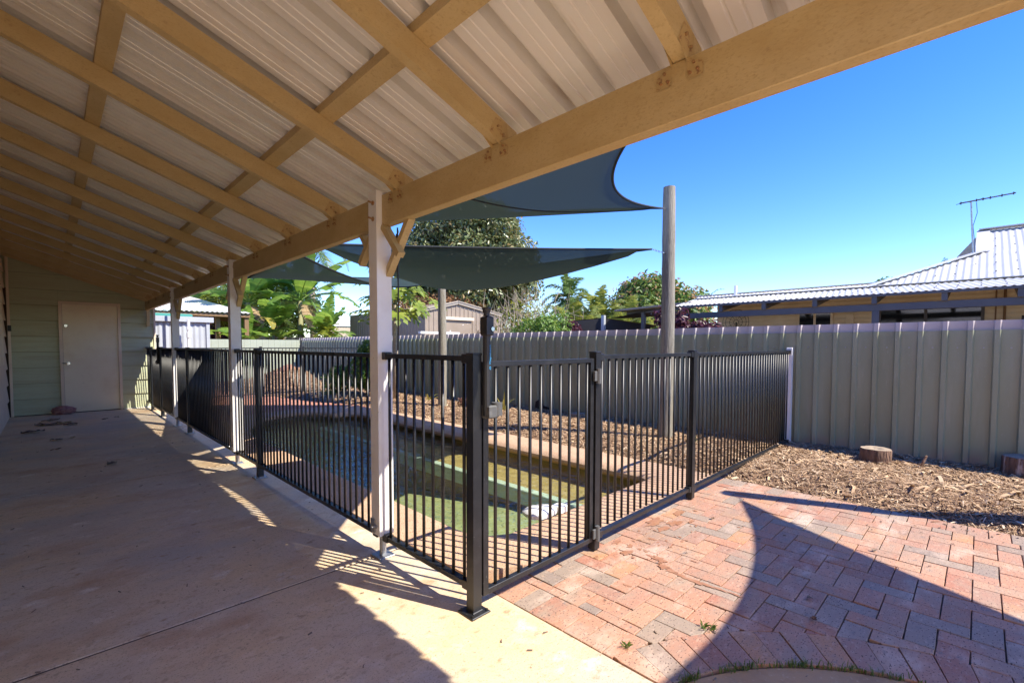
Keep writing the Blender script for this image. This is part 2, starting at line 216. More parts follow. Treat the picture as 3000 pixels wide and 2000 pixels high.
# ------------------------------------------------------------------ mesh helpers
class MB:
    def __init__(s): s.v = []; s.f = []
    def add(s, vs, fs):
        o = len(s.v); s.v += [tuple(p) for p in vs]; s.f += [tuple(i+o for i in q) for q in fs]; return s
    def box(s, x0, y0, z0, x1, y1, z1, c=0.0):
        if c <= 0:
            v = [(x0, y0, z0), (x1, y0, z0), (x1, y1, z0), (x0, y1, z0), (x0, y0, z1), (x1, y0, z1), (x1, y1, z1), (x0, y1, z1)]
            return s.add(v, [(3, 2, 1, 0), (4, 5, 6, 7), (0, 1, 5, 4), (1, 2, 6, 5), (2, 3, 7, 6), (3, 0, 4, 7)])
        v = []
        for z, k in ((z0, c), (z0+c, 0), (z1-c, 0), (z1, c)):
            v += [(x0+k, y0+k, z), (x1-k, y0+k, z), (x1-k, y1-k, z), (x0+k, y1-k, z)]
        f = [(3, 2, 1, 0), (12, 13, 14, 15)]
        for r in range(3):
            for i in range(4):
                a = r*4+i; b = r*4+(i+1) % 4; f.append((a, b, b+4, a+4))
        return s.add(v, f)
    def bar(s, p0, p1, w, h, up=(0, 0, 1)):
        p0 = Vector(p0); p1 = Vector(p1); d = (p1-p0).normalized(); sd = d.cross(Vector(up)).normalized(); u = sd.cross(d)
        v = []
        for p in (p0, p1):
            for a, b in ((-1, -1), (1, -1), (1, 1), (-1, 1)): v.append(p+sd*(a*w/2)+u*(b*h/2))
        return s.add(v, [(0, 1, 2, 3), (7, 6, 5, 4), (0, 4, 5, 1), (1, 5, 6, 2), (2, 6, 7, 3), (3, 7, 4, 0)])
    def tube(s, pts, r, n=8, cap=True):
        P = [Vector(p) for p in pts]; R = r if isinstance(r, (list, tuple)) else [r]*len(P)
        v = []; f = []; prev = None
        for i, p in enumerate(P):
            d = (P[min(i+1, len(P)-1)]-P[max(i-1, 0)]).normalized()
            if prev is None:
                a = d.cross(Vector((0, 0, 1)))
                if a.length < 1e-3: a = d.cross(Vector((1, 0, 0)))
            else: a = prev-d*prev.dot(d)
            a.normalize(); prev = a; b = d.cross(a)
            for k in range(n):
                t = 2*math.pi*k/n; v.append(p+(a*math.cos(t)+b*math.sin(t))*R[i])
        for i in range(len(P)-1):
            for k in range(n):
                f.append((i*n+k, i*n+(k+1) % n, (i+1)*n+(k+1) % n, (i+1)*n+k))
        if cap: f.append(tuple(range(n-1, -1, -1))); f.append(tuple((len(P)-1)*n+k for k in range(n)))
        return s.add(v, f)
    def prism(s, poly, z0, z1, ch=0.0):
        n = len(poly); v = [(x, y, z0) for x, y in poly]
        f = [tuple(range(n-1, -1, -1))]
        if ch > 0:
            cx = sum(p[0] for p in poly)/n; cy = sum(p[1] for p in poly)/n
            v += [(x, y, z1-ch) for x, y in poly]
            for x, y in poly:
                l = math.hypot(x-cx, y-cy) or 1; k = ch*1.3/l
                v.append((x+(cx-x)*k, y+(cy-y)*k, z1))
            rows = 2
        else:
            v += [(x, y, z1) for x, y in poly]; rows = 1
        for r in range(rows):
            for i in range(n):
                a = r*n+i; b = r*n+(i+1) % n; f.append((a, b, b+n, a+n))
        f.append(tuple(rows*n+i for i in range(n)))
        return s.add(v, f)
    def grid(s, P):
        n, m = len(P), len(P[0]); v = [tuple(q) for row in P for q in row]
        return s.add(v, [(i*m+j, (i+1)*m+j, (i+1)*m+j+1, i*m+j+1) for i in range(n-1) for j in range(m-1)])
    def mesh(s, name, m, smooth=False):
        me = bpy.data.meshes.new(name); me.from_pydata([tuple(map(float, p)) for p in s.v], [], s.f); me.update()
        if m: me.materials.append(m)
        if smooth: me.shade_smooth()
        return me
    def build(s, name, m, parent=None, smooth=False, auto=False):
        me = s.mesh(name, m, smooth or auto); o = bpy.data.objects.new(name, me); COL.objects.link(o)
        if auto: me.set_sharp_from_angle(angle=math.radians(35))
        if parent: attach(o, parent)
        return o
def attach(o, parent):
    o.parent = parent
    w = Vector((0, 0, 0)); p = parent
    while p: w += p.location; p = p.parent
    o.location = -w + o.location
def tag(o, label=None, cat=None, group=None, kind=None):
    if label: o['label'] = label
    if cat: o['category'] = cat
    if group: o['group'] = group
    if kind: o['kind'] = kind
    return o
def thing(name, label, cat, loc=(0, 0, 0), group=None):
    o = bpy.data.objects.new(name, None); COL.objects.link(o); o.location = loc; o.empty_display_size = 0.1
    return tag(o, label, cat, group)
def inst(name, me, parent, loc, rot=None):
    """an object sharing mesh data, at a world location, child of parent"""
    o = bpy.data.objects.new(name, me); COL.objects.link(o); o.location = loc
    if rot: o.rotation_euler = rot
    if parent: attach(o, parent)
    return o
def fast(name, V, F, m, parent=None, smooth=False):
    V = np.asarray(V, np.float32).reshape(-1, 3); F = np.asarray(F, np.int32); k = F.shape[1]
    me = bpy.data.meshes.new(name); me.vertices.add(len(V)); me.vertices.foreach_set('co', V.ravel())
    me.loops.add(F.size); me.loops.foreach_set('vertex_index', F.ravel())
    me.polygons.add(len(F)); me.polygons.foreach_set('loop_start', np.arange(0, F.size, k, dtype=np.int32))
    me.polygons.foreach_set('loop_total', np.full(len(F), k, np.int32))
    me.update(calc_edges=True); me.validate(); me.materials.append(m)
    if smooth: me.shade_smooth()
    o = bpy.data.objects.new(name, me); COL.objects.link(o)
    if parent: attach(o, parent)
    return o
def profile_sheet(mb, prof_u, prof_d, o, u, v, d, segs=1):
    """extrude an open profile (along u, offset along d) over vector v"""
    o, u, v, d = map(Vector, (o, u, v, d)); n = len(prof_u)
    rows = [[o+u*a+d*b+v*(k/segs) for a, b in zip(prof_u, prof_d)] for k in range(segs+1)]
    return mb.grid(rows)
def trap(length, p=0.188, depth=0.03, w0=0.118, fl=0.016):
    us = []; ds = []; x = 0
    while x < length-1e-6:
        for a, b in ((0, 0), (w0, 0), (w0+fl, depth), (p-fl, depth)):
            if x+a <= length+1e-6: us.append(x+a); ds.append(b)
        x += p
    us.append(length); ds.append(0); return us, ds
def sine(length, p=0.076, amp=0.009, n=6):
    k = int(length/p*n); us = [length*i/k for i in range(k+1)]
    return us, [amp*math.sin(2*math.pi*u/p) for u in us]
def noise2(x, y, s=0):
    return (np.sin(x*1.7+s)*np.cos(y*2.3+s*1.3)+0.6*np.sin(x*4.1-y*3.3+s*2)+0.4*np.cos(x*9.7+y*7.9+s)+0.3*np.sin(x*17.3-y*21.1))/2.3
# ------------------------------------------------------------------ the ground, slab, paving, pool
PI = [(1.94, 2.5), (1.94, 6.6), (1.97, 7.2), (2.08, 7.75), (2.28, 8.25), (2.58, 8.68), (2.9, 8.92), (3.2, 8.98), (3.45, 8.85), (3.6, 8.6), (3.68, 8.4), (3.8, 8.42), (3.95, 8.4), (4.06, 8.25), (4.12, 8.0), (4.12, 2.32), (4.05, 2.2), (2.14, 2.2), (1.98, 2.29)]
PO = [(1.56, 2.5), (1.56, 6.6), (1.57, 7.3), (1.66, 8.0), (1.88, 8.6), (2.2, 9.05), (2.7, 9.32), (3.2, 9.38), (3.7, 9.36), (4.0, 9.33), (4.15, 9.28), (4.3, 9.2), (4.42, 9.0), (4.5, 8.6), (4.53, 8.1), (4.53, 2.3), (4.5, 1.80), (1.9, 1.78), (1.57, 1.95)]
def densify(A, B, step=0.25):
    a = []; b = []
    for i in range(len(A)):
        j = (i+1) % len(A); n = max(1, int(math.dist(A[i], A[j])/step))
        for k in range(n):
            t = k/n; a.append((A[i][0]*(1-t)+A[j][0]*t, A[i][1]*(1-t)+A[j][1]*t)); b.append((B[i][0]*(1-t)+B[j][0]*t, B[i][1]*(1-t)+B[j][1]*t))
    return a, b
def inpoly(x, y, P):
    c = False; n = len(P); j = n-1
    for i in range(n):
        if (P[i][1] > y) != (P[j][1] > y) and x < (P[j][0]-P[i][0])*(y-P[i][1])/(P[j][1]-P[i][1])+P[i][0]: c = not c
        j = i
    return c
pin, pout = densify(PI, PO)
NP = len(pin)
# ground with a hole for the pool
g = MB(); mid = [((a[0]+b[0])/2, (a[1]+b[1])/2) for a, b in zip(pin, pout)]
rx0, rx1, ry0, ry1 = 1.2, 4.95, 1.4, 9.8; cx, cy = 3.05, 5.4
ring = []
for x, y in mid:
    dx, dy = x-cx, y-cy; t = min((rx1-cx)/dx if dx > 1e-6 else (rx0-cx)/dx if dx < -1e-6 else 1e9, (ry1-cy)/dy if dy > 1e-6 else (ry0-cy)/dy if dy < -1e-6 else 1e9)
    ring.append((cx+dx*t, cy+dy*t))
g.add([(x, y, -0.05) for x, y in mid]+[(x, y, -0.05) for x, y in ring], [(i, (i+1) % NP, NP+(i+1) % NP, NP+i) for i in range(NP)])
def flat(mb, x0, y0, x1, y1, z): mb.add([(x0, y0, z), (x1, y0, z), (x1, y1, z), (x0, y1, z)], [(0, 1, 2, 3)])
B_ = 600
flat(g, -B_, -B_, B_, ry0, -0.051); flat(g, -B_, ry1, B_, B_, -0.051); flat(g, -B_, ry0, rx0, ry1, -0.051); flat(g, rx1, ry0, B_, ry1, -0.051)
for cxx, cyy in ((rx0, ry0), (rx1, ry0), (rx1, ry1), (rx0, ry1)): flat(g, cxx-.35, cyy-.35, cxx+.35, cyy+.35, -0.056) if False else None
tag(g.build('ground', M['dirt']), kind='structure')

slab = thing('patio_slab', None, None, (0, 0, 0)); slab['kind'] = 'structure'
ys = [-6.0, 2.504, 5.56, 8.80, 11.80]
jb = MB(); [flat(jb, -0.6, ys[k]-0.0055, 1.545, ys[k]+0.0055, -0.0028) for k in (1, 2, 3)]; jb.build('joint_filler', M['joint'], slab)
for i in range(4):
    MB().box(-0.6, ys[i]+(0.006 if i else 0), -0.14, 1.555, ys[i+1]-0.006, 0.0, 0.004).build('slab_panel', M['slab'], slab)

# round concrete apron with the brick arc around it
AC = (1.2, -0.3); AR0, AR1 = 1.145, 1.358
ap = MB(); poly = [(AC[0]+1.13*math.cos(t), AC[1]+1.13*math.sin(t)) for t in np.linspace(-1.2, 1.26, 48)]
poly = [(x, y) for x, y in poly if x > 1.562]; poly = [(1.562, poly[0][1])]+poly+[(1.562, poly[-1][1])]
tag(ap.prism(poly, -0.1, -0.007).build('concrete_apron', M['apron']), kind='structure')

def clip(poly, nx, ny, d):
    """keep the side nx*x+ny*y >= d"""
    out = []
    for i in range(len(poly)):
        a = poly[i]; b = poly[(i+1) % len(poly)]; sa = nx*a[0]+ny*a[1]-d; sb = nx*b[0]+ny*b[1]-d
        if sa >= 0: out.append(a)
        if (sa >= 0) != (sb >= 0):
            t = sa/(sa-sb); out.append((a[0]+(b[0]-a[0])*t, a[1]+(b[1]-a[1])*t))
    return out
def area(P): return abs(sum(P[i][0]*P[(i+1) % len(P)][1]-P[(i+1) % len(P)][0]*P[i][1] for i in range(len(P))))/2
paving = thing('brick_paving', None, None, (3, 0, 0)); paving['kind'] = 'structure'
sb = MB(); flat(sb, 1.557, -6, 4.54, 1.80, -0.014); sb.build('sand_bed', M['sand'], paving)
brick_polys = []
def rect(x0, y0, x1, y1, gp=0.0025): return [(x0+gp, y0+gp), (x1-gp, y0+gp), (x1-gp, y1-gp), (x0+gp, y1-gp)]
def arc_clip(P, R=AR1+0.003):
    x = sum(p[0] for p in P)/len(P)-AC[0]; y = sum(p[1] for p in P)/len(P)-AC[1]; l = math.hypot(x, y)
    if min(math.hypot(p[0]-AC[0], p[1]-AC[1]) for p in P) > R: return P
    nx, ny = x/l, y/l; return clip(P, nx, ny, nx*AC[0]+ny*AC[1]+R-0.003)
w = 0.1035; FX0, FX1, FY1 = 1.757, 4.29, 1.782
for a in range(-2, 27):
    for b in range(-76, 32):
        x = FX0+a*w-0.4*w; y = 0.05+b*w-1.2
        if (a-b) % 4 == 0: P = rect(x, y, x+2*w, y+w)
        elif (a-b) % 4 == 3: P = rect(x, y, x+w, y+2*w)
        else: continue
        for nx, ny, d in ((1, 0, FX0+.002), (-1, 0, -FX1+.002), (0, -1, -FY1+0.002)):
            if P: P = clip(P, nx, ny, d)
        if len(P) > 2: P = arc_clip(P)
        if len(P) > 2 and area(P) > 4e-4: brick_polys.append(P)
y = FY1
while y > -6:
    for x0, x1 in ((1.559, 1.757), (4.29, 4.50)):
        P = rect(x0, y-w, x1+random.uniform(-.004, .006)*(x0 > 3), y)
        P = arc_clip(P)
        if len(P) > 2 and area(P) > 4e-4: brick_polys.append(P)
    y -= w
n = 24
for k in range(n):                                       # the arc: bricks on end, radiating
    t0 = -0.62+k*2.0/n; t1 = t0+2.0/n*0.97
    if math.cos(t0)*AR1+AC[0] < 1.57: continue
    P = [(AC[0]+r*math.cos(t), AC[1]+r*math.sin(t)) for r, t in ((AR0, t0), (AR1, t0), (AR1, t1), (AR0, t1))]
    P = clip(P, 1, 0, 1.560)
    if len(P) > 2 and area(P) > 4e-4: brick_polys.append(P)
vis = [P for P in brick_polys if sum(p[1] for p in P)/len(P) > -0.30+0.02*P[0][0]]
vis.sort(key=lambda P: sum(p[1]**2+p[0]**2 for p in P)/len(P)); hid = [P for P in brick_polys if P not in vis]+vis[299:]
for P in vis[:299]:
    z = random.gauss(0, 0.0013); cxp = sum(p[0] for p in P)/len(P); cyp = sum(p[1] for p in P)/len(P)
    o = MB().prism([(px-cxp, py-cyp) for px, py in P], -0.05, 0.0, 0.002).build('brick', M['brick'])
    o.location = (cxp, cyp, -0.001+z); o.rotation_euler = (random.gauss(0, .003), random.gauss(0, .003), random.gauss(0, .007)); attach(o, paving)
hm = MB()
for P in hid: hm.prism(P, -0.05, -0.001, 0.004)
tag(hm.build('bricks', M['brick'], paving), kind='stuff')

# pool: shell, ledge, tile bands, coping, water
WZ = -0.13
pool = thing('pool', None, None, (3, 5.5, 0)); pool['kind'] = 'structure'
wm = MB()
wall = [(a[0]+(b[0]-a[0])*0.06, a[1]+(b[1]-a[1])*0.06) for a, b in zip(pin, pout)]
for z0, z1 in ((-0.02, -1.75),):
    wm.add([(x, y, z0) for x, y in wall]+[(x, y, z1) for x, y in wall], [(i, (i+1) % NP, NP+(i+1) % NP, NP+i) for i in range(NP)])
wm.build('pool_wall', M['pool_wall'], pool)
fl = MB(); rows = []
for yy in np.linspace(2.0, 9.4, 30):
    zz = -0.48-0.45*max(0, min(1, (yy-3.5)/3.5)); rows.append([(xx, yy, zz) for xx in np.linspace(1.7, 4.6, 8)])
fl.grid(rows).build('pool_floor', M['pool_floor'], pool)
ld = MB().box(3.52, 2.1, -1.7, 4.3, 8.7, -0.27, 0.01); ld.build('ledge', M['pool_ledge'], pool)
tl = MB(); tl.box(3.46, 2.42, -0.42, 3.56, 8.6, -0.262, 0.006)
tl.build('tile_band', M['tile'], pool)
st = MB(); st.box(2.35, 2.1, -1.7, 3.5, 2.40, -0.36, 0.01); st.build('step', M['pool_floor'], pool)
tb = MB(); tb.box(2.3, 2.34, -0.44, 3.46, 2.42, -0.355, 0.004)
# curved step in the near corner with its own tile edge
cor = [(1.9, 2.1)]+[(1.9+0.62*math.cos(t), 2.1+0.62*math.sin(t)) for t in np.linspace(0, math.pi/2, 14)]
MB().prism(cor, -1.7, -0.30).build('step', M['pool_floor'], pool)
arc = [(1.9+0.60*math.cos(t), 2.1+0.60*math.sin(t), -0.297) for t in np.linspace(-0.1, math.pi/2+.1, 18)]
rows = [[(1.9+r*math.cos(t), 2.1+r*math.sin(t), z) for t in np.linspace(-0.1, math.pi/2+.1, 18)] for r, z in ((0.54, -0.296), (0.622, -0.294), (0.625, -0.36))]
tb.grid(rows); tb.build('tile_band', M['tile'], pool)
cp = MB(); rows = []
prof = [(0.05, -0.10), (0.004, -0.085), (-0.014, -0.06), (-0.014, -0.035), (0.0, -0.012), (0.03, 0.003), (0.1, 0.006), (1e9, 0.006), (1e9, -0.06)]
for i in range(NP+1):
    a = Vector((*pin[i % NP], 0)); b = Vector((*pout[i % NP], 0)); d = b-a; L_ = d.length; d /= L_; r = []
    far = a.x > 3.75
    for t, z in prof:
        tt = min(t*(2.2 if far and t < 1 else 1), L_); p = a+d*tt; r.append((p.x, p.y, z*(1.35 if far and z < 0 and t < 1 else 1)))
    rows.append(r)
cop = cp.grid(rows).build('coping', M['pebble'], pool, smooth=False, auto=True)
wt = MB(); wt.add([(x, y, WZ) for x, y in wall], [tuple(range(NP-1, -1, -1))])
tag(wt.build('water', M['water']), kind='structure')

# red paving beyond the pool, real bricks joined
fp = MB(); bw, bl = 0.11, 0.22
for r_, yy in enumerate(np.arange(8.3, 17.4, bw)):
    for xx in np.arange(1.56+(r_ % 2)*bl/2, 4.6, bl):
        if inpoly(xx+bl/2, yy+bw/2, PO) or (xx < 1.56 and yy < 11.8): continue
        if xx+bl > 4.45-(yy-9.5)*0.21 and yy > 9.3: continue
        zz = -0.006+random.gauss(0, .0015)
        fp.add([(xx+.003, yy+.003, zz), (xx+bl-.003, yy+.003, zz), (xx+bl-.003, yy+bw-.003, zz), (xx+.003, yy+bw-.003, zz),
                (xx+.003, yy+.003, -.04), (xx+bl-.003, yy+.003, -.04), (xx+bl-.003, yy+bw-.003, -.04), (xx+.003, yy+bw-.003, -.04)],
               [(0, 1, 2, 3), (0, 4, 5, 1), (1, 5, 6, 2), (2, 6, 7, 3), (3, 7, 4, 0)])
far_pav = thing('rear_paving', None, None, (3, 12, 0)); far_pav['kind'] = 'structure'
tag(fp.build('bricks', M['brick_red'], far_pav), kind='stuff')

# mulch beds
def mulch_h(x, y):
    x = np.asarray(x, float); y = np.asarray(y, float)
    edge = np.where(y < 9.4, 4.46+0.03*np.sin(y*3.1), 4.45-(y-9.5)*0.21)
    t = np.clip((x-edge)/0.5, 0, 1); h = t*t*(3-2*t)*0.045+0.016*noise2(x*1.3, y*1.3, 1)*t+0.02*np.exp(-((x-5.75)**2+(y-0.6)**2)/0.35)
    h = h+0.45*np.exp(-((x-5.6)**2/0.7+(y-16.3)**2/1.2))+0.02*t
    return h-0.030*(1-t)
mb_ = MB()
for x0, x1, y0, y1, nx, ny in ((4.40, 6.49, -3, 1.70, 44, 100), (4.5, 6.49, 1.70, 9.4, 40, 120), (2.7, 6.49, 9.4, 17.45, 50, 80)):
    X_, Y_ = np.meshgrid(np.linspace(x0, x1, nx), np.linspace(y0, y1, ny)); Z_ = mulch_h(X_, Y_)
    mb_.grid(np.stack([X_, Y_, Z_], -1))
mul = thing('mulch_bed', None, None, (5.5, 2, 0)); mul['kind'] = 'structure'
mb_.build('mulch_soil', M['mulch_base'], mul, smooth=True)
def chips(n, x0, x1, y0, y1, smin, smax):
    x = RNG.uniform(x0, x1, n); y = RNG.uniform(y0, y1, n); z = mulch_h(x, y)+RNG.uniform(0.0, 0.016, n)
    edge = np.where(y < 9.4, 4.46, 4.45-(y-9.5)*0.21)+0.03*np.sin(y*3.1)-np.abs(RNG.normal(0, 0.02, n))
    k = x > edge; x, y, z = x[k], y[k], z[k]; n = len(x)
    L = RNG.uniform(smin, smax, n)*(0.6+RNG.random(n)); wd = L*RNG.uniform(0.05, 0.17, n); a = RNG.uniform(0, 2*math.pi, n); p = RNG.normal(0, 0.28, n); rl = RNG.normal(0, 0.5, n)
    d = np.stack([np.cos(a)*np.cos(p), np.sin(a)*np.cos(p), np.sin(p)], -1); s = np.stack([-np.sin(a), np.cos(a), rl*0.7], -1)
    up = np.cross(d, s); c = np.stack([x, y, z], -1)
    V = np.empty((n, 6, 3))
    for i, (t, lift) in enumerate(((-0.5, 0), (0, 0.10), (0.5, 0))):
        b = c+d*(t*L)[:, None]+up*(lift*L)[:, None]
        V[:, 2*i] = b-s*(wd/2)[:, None]; V[:, 2*i+1] = b+s*(wd/2)[:, None]
    o = np.arange(n)[:, None]*6
    F = np.concatenate([o+np.array([[0, 2, 3, 1]]), o+np.array([[2, 4, 5, 3]])], 0)
    return V.reshape(-1, 3), F
VV = []; FF = []; off = 0
for args in ((700, 4.42, 6.48, -0.9, 1.75, 0.06, 0.13), (500, 4.5, 6.48, 1.7, 6.0, 0.06, 0.13), (30000, 4.35, 6.48, -0.9, 1.75, 0.012, 0.05), (18000, 4.5, 6.48, 1.7, 6.0, 0.025, 0.06), (9000, 4.5, 6.48, 6.0, 10.5, 0.03, 0.08), (7000, 2.9, 6.48, 10.5, 17.4, 0.05, 0.11)):
    v, f = chips(*args); VV.append(v); FF.append(f+off); off += len(v)
tag(fast('mulch_chips', np.concatenate(VV), np.concatenate(FF), M['chips'], mul), kind='stuff')
# ------------------------------------------------------------------ patio roof
SL = 0.345; RZ = lambda x: 2.11+SL*(1.36-x)          # underside of the rafters
roof = thing('patio_roof', 'lean-to patio roof of ribbed beige metal sheets on mustard timber rafters, beam and white posts', 'patio roof', (1.38, 2.5, 0))
bm_ = MB(); bm_.box(1.36, -0.62, 1.932, 1.412, 11.795, 2.106, 0.003); bm_.build('beam', M['timber_paint'], roof)
def sloped(mb, x0, x1, y0, y1, zo, h):
    v = []
    for x in (x0, x1):
        for y in (y0, y1):
            for dz in (0, h): v.append((x, y, RZ(x)+zo+dz))
    return mb.add(v, [(0, 1, 3, 2), (4, 6, 7, 5), (0, 4, 5, 1), (2, 3, 7, 6), (0, 2, 6, 4), (1, 5, 7, 3)])
raf_me = sloped(MB(), -0.56, 1.46, -0.0225, 0.0225, 0, 0.099).mesh('rafter', M['timber_paint'])
RY = [0.665+0.8136*k for k in range(-1, 14)]
for y in RY: inst('rafter', raf_me, roof, (0, y, 0))
inst('rafter', raf_me, roof, (0, 11.765, 0))
for x0, x1 in ((0.94, 1.008), (0.19, 0.256), (-0.50, -0.435)):
    sloped(MB(), x0, x1, -0.6, 11.79, 0.101, 0.040).build('batten', M['timber_paint'], roof)
us, ds = trap(0.752, 0.188, 0.029, 0.128, 0.012)
us2 = []; ds2 = []
for u_, d_ in zip(us, ds):
    us2.append(u_); ds2.append(d_)
# two fine swages pressed into each pan
us2 = []; ds2 = []
for k in range(4):
    b0 = k*0.188
    for u_, d_ in ((0, 0), (0.038, 0), (0.041, 0.004), (0.047, 0.004), (0.050, 0), (0.082, 0), (0.085, 0.004), (0.091, 0.004), (0.094, 0), (0.134, 0), (0.138, 0.056), (0.184, 0.056)):
        us2.append(b0+u_); ds2.append(d_)
us2.append(0.754); ds2.append(0)
x0, x1 = -1.25, 1.72
sh_me = profile_sheet(MB(), us2, ds2, (x0, 0, RZ(x0)+0.1425), (0, 1, 0), (x1-x0, 0, RZ(x1)-RZ(x0)), (0, 0, 1)).mesh('roof_sheet', M['roof_under'])
y = -0.66
while y < 11.6:
    inst('roof_sheet', sh_me, roof, (0, y, 0)); y += 0.752
# triple-grip brackets where the rafters sit on the beam
br = MB()
for s_ in (-1, 1):
    yy = s_*0.024
    br.add([(1.357, yy, 2.04), (1.357, yy+s_*0.05, 2.04), (1.357, yy+s_*0.05, 2.075), (1.357, yy, 2.106)], [(0, 1, 2, 3)])
    br.add([(1.30, yy, 2.135), (1.357, yy, 2.09), (1.412, yy, 2.108), (1.40, yy, 2.19), (1.335, yy, 2.20)], [(0, 1, 2, 3, 4)])
bt = MB()
for s_ in (-1, 1):
    for a, b in ((0.035, 2.055), (0.058, 2.058), (0.046, 2.082)): bt.tube([(1.358, s_*a, b), (1.350, s_*a, b)], 0.005, 6)
    for a, b in ((1.345, 2.165), (1.375, 2.14)): bt.tube([(a, s_*0.024, b), (a, s_*0.032, b)], 0.005, 6)
br_me = br.mesh('rafter_bracket', M['bracket_paint']); bt_me = bt.mesh('bolt', M['rusty'])
for y in RY[1:]:
    b_ = inst('rafter_bracket', br_me, roof, (0, y, 0)); inst('bolt', bt_me, b_, (0, y, 0))
# posts with feet, bolts and lattice braces
def post(y, first):
    p = MB().box(1.325, y-0.046, 0.135, 1.418, y+0.046, 2.13, 0.004).build('post', M['post_paint'], roof)
    ft = MB().tube([(1.372, y, 0.008), (1.372, y, 0.14)], 0.020, 10); ft.box(1.32, y-0.055, 0.0, 1.424, y+0.055, 0.008, 0.002)
    ft.build('post_foot', M['galv'], p)
    for zz in (2.06, 1.97, 0.19):
        b = MB().tube([(1.327, y-0.01, zz), (1.293, y-0.012, zz+0.004)], 0.0055, 6); b.tube([(1.325, y-0.01, zz), (1.319, y-0.01, zz)], 0.013, 6)
        b.build('bolt', M['rusty'] if zz > 1 else M['galv'], p)
    pl = MB().box(1.318, y+0.0, 0.15, 1.324, y+0.047, 0.23); pl.build('strap_plate', M['galv'], p)
    for s_ in (-1, 1):
        MB().bar((1.405, y+s_*0.275, 1.945), (1.405, y+s_*0.030, 1.655), 0.034, 0.042, up=(1, 0, 0)).build('brace', M['timber_paint'], roof)
        MB().bar((1.372, y+s_*0.052, 1.93), (1.372, y+s_*0.225, 1.745), 0.034, 0.042, up=(1, 0, 0)).build('brace', M['timber_paint'], roof)
for y in (2.487, 5.53, 8.78): post(y, True)
MB().bar((1.40, 11.74, 1.93), (1.40, 11.77, 1.62), 0.05, 0.05, up=(1, 0, 0)).build('brace', M['timber_paint'], roof)

# ------------------------------------------------------------------ the house: gable wall with door, side wall
house = thing('house_wing', 'sage green weatherboard end wall of the house closing the far end of the patio', 'house', (0.5, 11.9, 0))
MB().box(-0.55, 11.84, -0.1, 1.50, 13.2, 2.42).build('wall_core', M['joint'], house)  # core coloured dark to paint shadow lines into the gaps between weatherboards
MB().box(-0.55, 11.842, 2.42, 0.30, 13.2, 2.60).build('wall_core', M['joint'], house); MB().box(-0.55, 11.842, 2.60, -0.28, 13.2, 2.80).build('wall_core', M['joint'], house)
z = 0.012
DX0, DX1 = 0.128, 0.985
def board(x0, x1, z0, z1):
    b = MB(); b.add([(x0, 11.812, z0), (x1, 11.812, z0), (x1, 11.836, z1), (x0, 11.836, z1), (x0, 11.845, z0), (x1, 11.845, z0), (x1, 11.845, z1), (x0, 11.845, z1)],
        [(0, 1, 2, 3), (4, 5, 1, 0), (3, 2, 6, 7), (0, 3, 7, 4), (1, 5, 6, 2)])
    return b
while z < 3.0:
    z1 = min(z+0.273, 3.02)
    if z < 2.03:
        board(-0.50, DX0-0.001, z, z1).build('weatherboard', M['weatherboard'], house); board(DX1+0.001, 1.515, z, z1).build('weatherboard', M['weatherboard'], house)
        if z1 > 2.04: board(DX0, DX1, 2.045, z1).build('weatherboard', M['weatherboard'], house)
    else:
        xe = min(1.515, 1.36-(z-2.25)/SL)
        xe2 = min(1.515, 1.36-(z1-2.20)/SL+0.02)
        board(-0.54, max(xe, -0.5), z, z1).build('weatherboard', M['weatherboard'], house)
    z = z1+0.0045
fr = MB(); fr.box(DX0, 11.79, 0.0, DX0+0.045, 11.838, 2.04, 0.003); fr.box(DX1-0.045, 11.79, 0.0, DX1, 11.838, 2.04, 0.003); fr.box(DX0+0.045, 11.79, 1.998, DX1-0.045, 11.838, 2.04, 0.003)
fr.build('door_frame', M['trim'], house)
door = MB().box(DX0+0.048, 11.806, 0.012, DX1-0.048, 11.84, 1.995, 0.003).build('door', M['door_paint'], house)
MB().box(DX0+0.045, 11.80, 0.0, DX1-0.045, 11.83, 0.011).build('threshold', M['joint'], house)
h = MB(); h.tube([(0.235, 11.806, 0.91), (0.235, 11.775, 0.91)], 0.026, 14); h.tube([(0.235, 11.768, 0.91), (0.16, 11.762, 0.915), (0.125+.07, 11.77, 0.912)], 0.011, 8)
h.tube([(0.235, 11.776, 0.912), (0.235, 11.762, 0.912)], 0.014, 10); h.build('handle', M['steel'], door)
MB().tube([(0.218, 11.806, 1.595), (0.218, 11.78, 1.595)], [0.032, 0.024], 14).build('deadlock', M['steel'], door)
MB().box(-0.499, 11.78, 0, -0.465, 11.835, 2.75, 0.003).build('corner_trim', M['trim'], house)
MB().box(-0.497, 11.775, 1.48, -0.455, 11.81, 1.58, 0.004).build('light_switch', M['black_plastic'], house)
MB().box(1.49, 11.80, 0, 1.522, 11.86, 2.10, 0.003).build('corner_trim', M['trim'], house)
MB().box(1.0, 11.79, 0.001, 1.5, 11.812, 0.012).build('base_flashing', M['white_pvc'], house)
side = thing('side_wall', 'tan and cream side wall of the house along the left edge of the patio', 'wall', (-0.56, 3, 0))
z = 0.0
while z < 2.7:
    z1 = min(z+0.2765, 2.72)
    b = MB(); b.add([(-0.515, -6, z), (-0.515, 11.8, z), (-0.54, 11.8, z1), (-0.54, -6, z1), (-0.56, -6, z), (-0.56, 11.8, z)], [(3, 2, 1, 0), (0, 1, 5, 4)])
    b.build('weatherboard', M['trim'], side); z = z1
MB().box(-0.9, -6, -0.1, -0.545, 13.2, 2.87).build('wall_core', M['trim'], side)
MB().box(-0.513, 7.0, 0.95, -0.485, 10.4, 2.05, 0.004).build('window_frame', M['door_paint'], side)

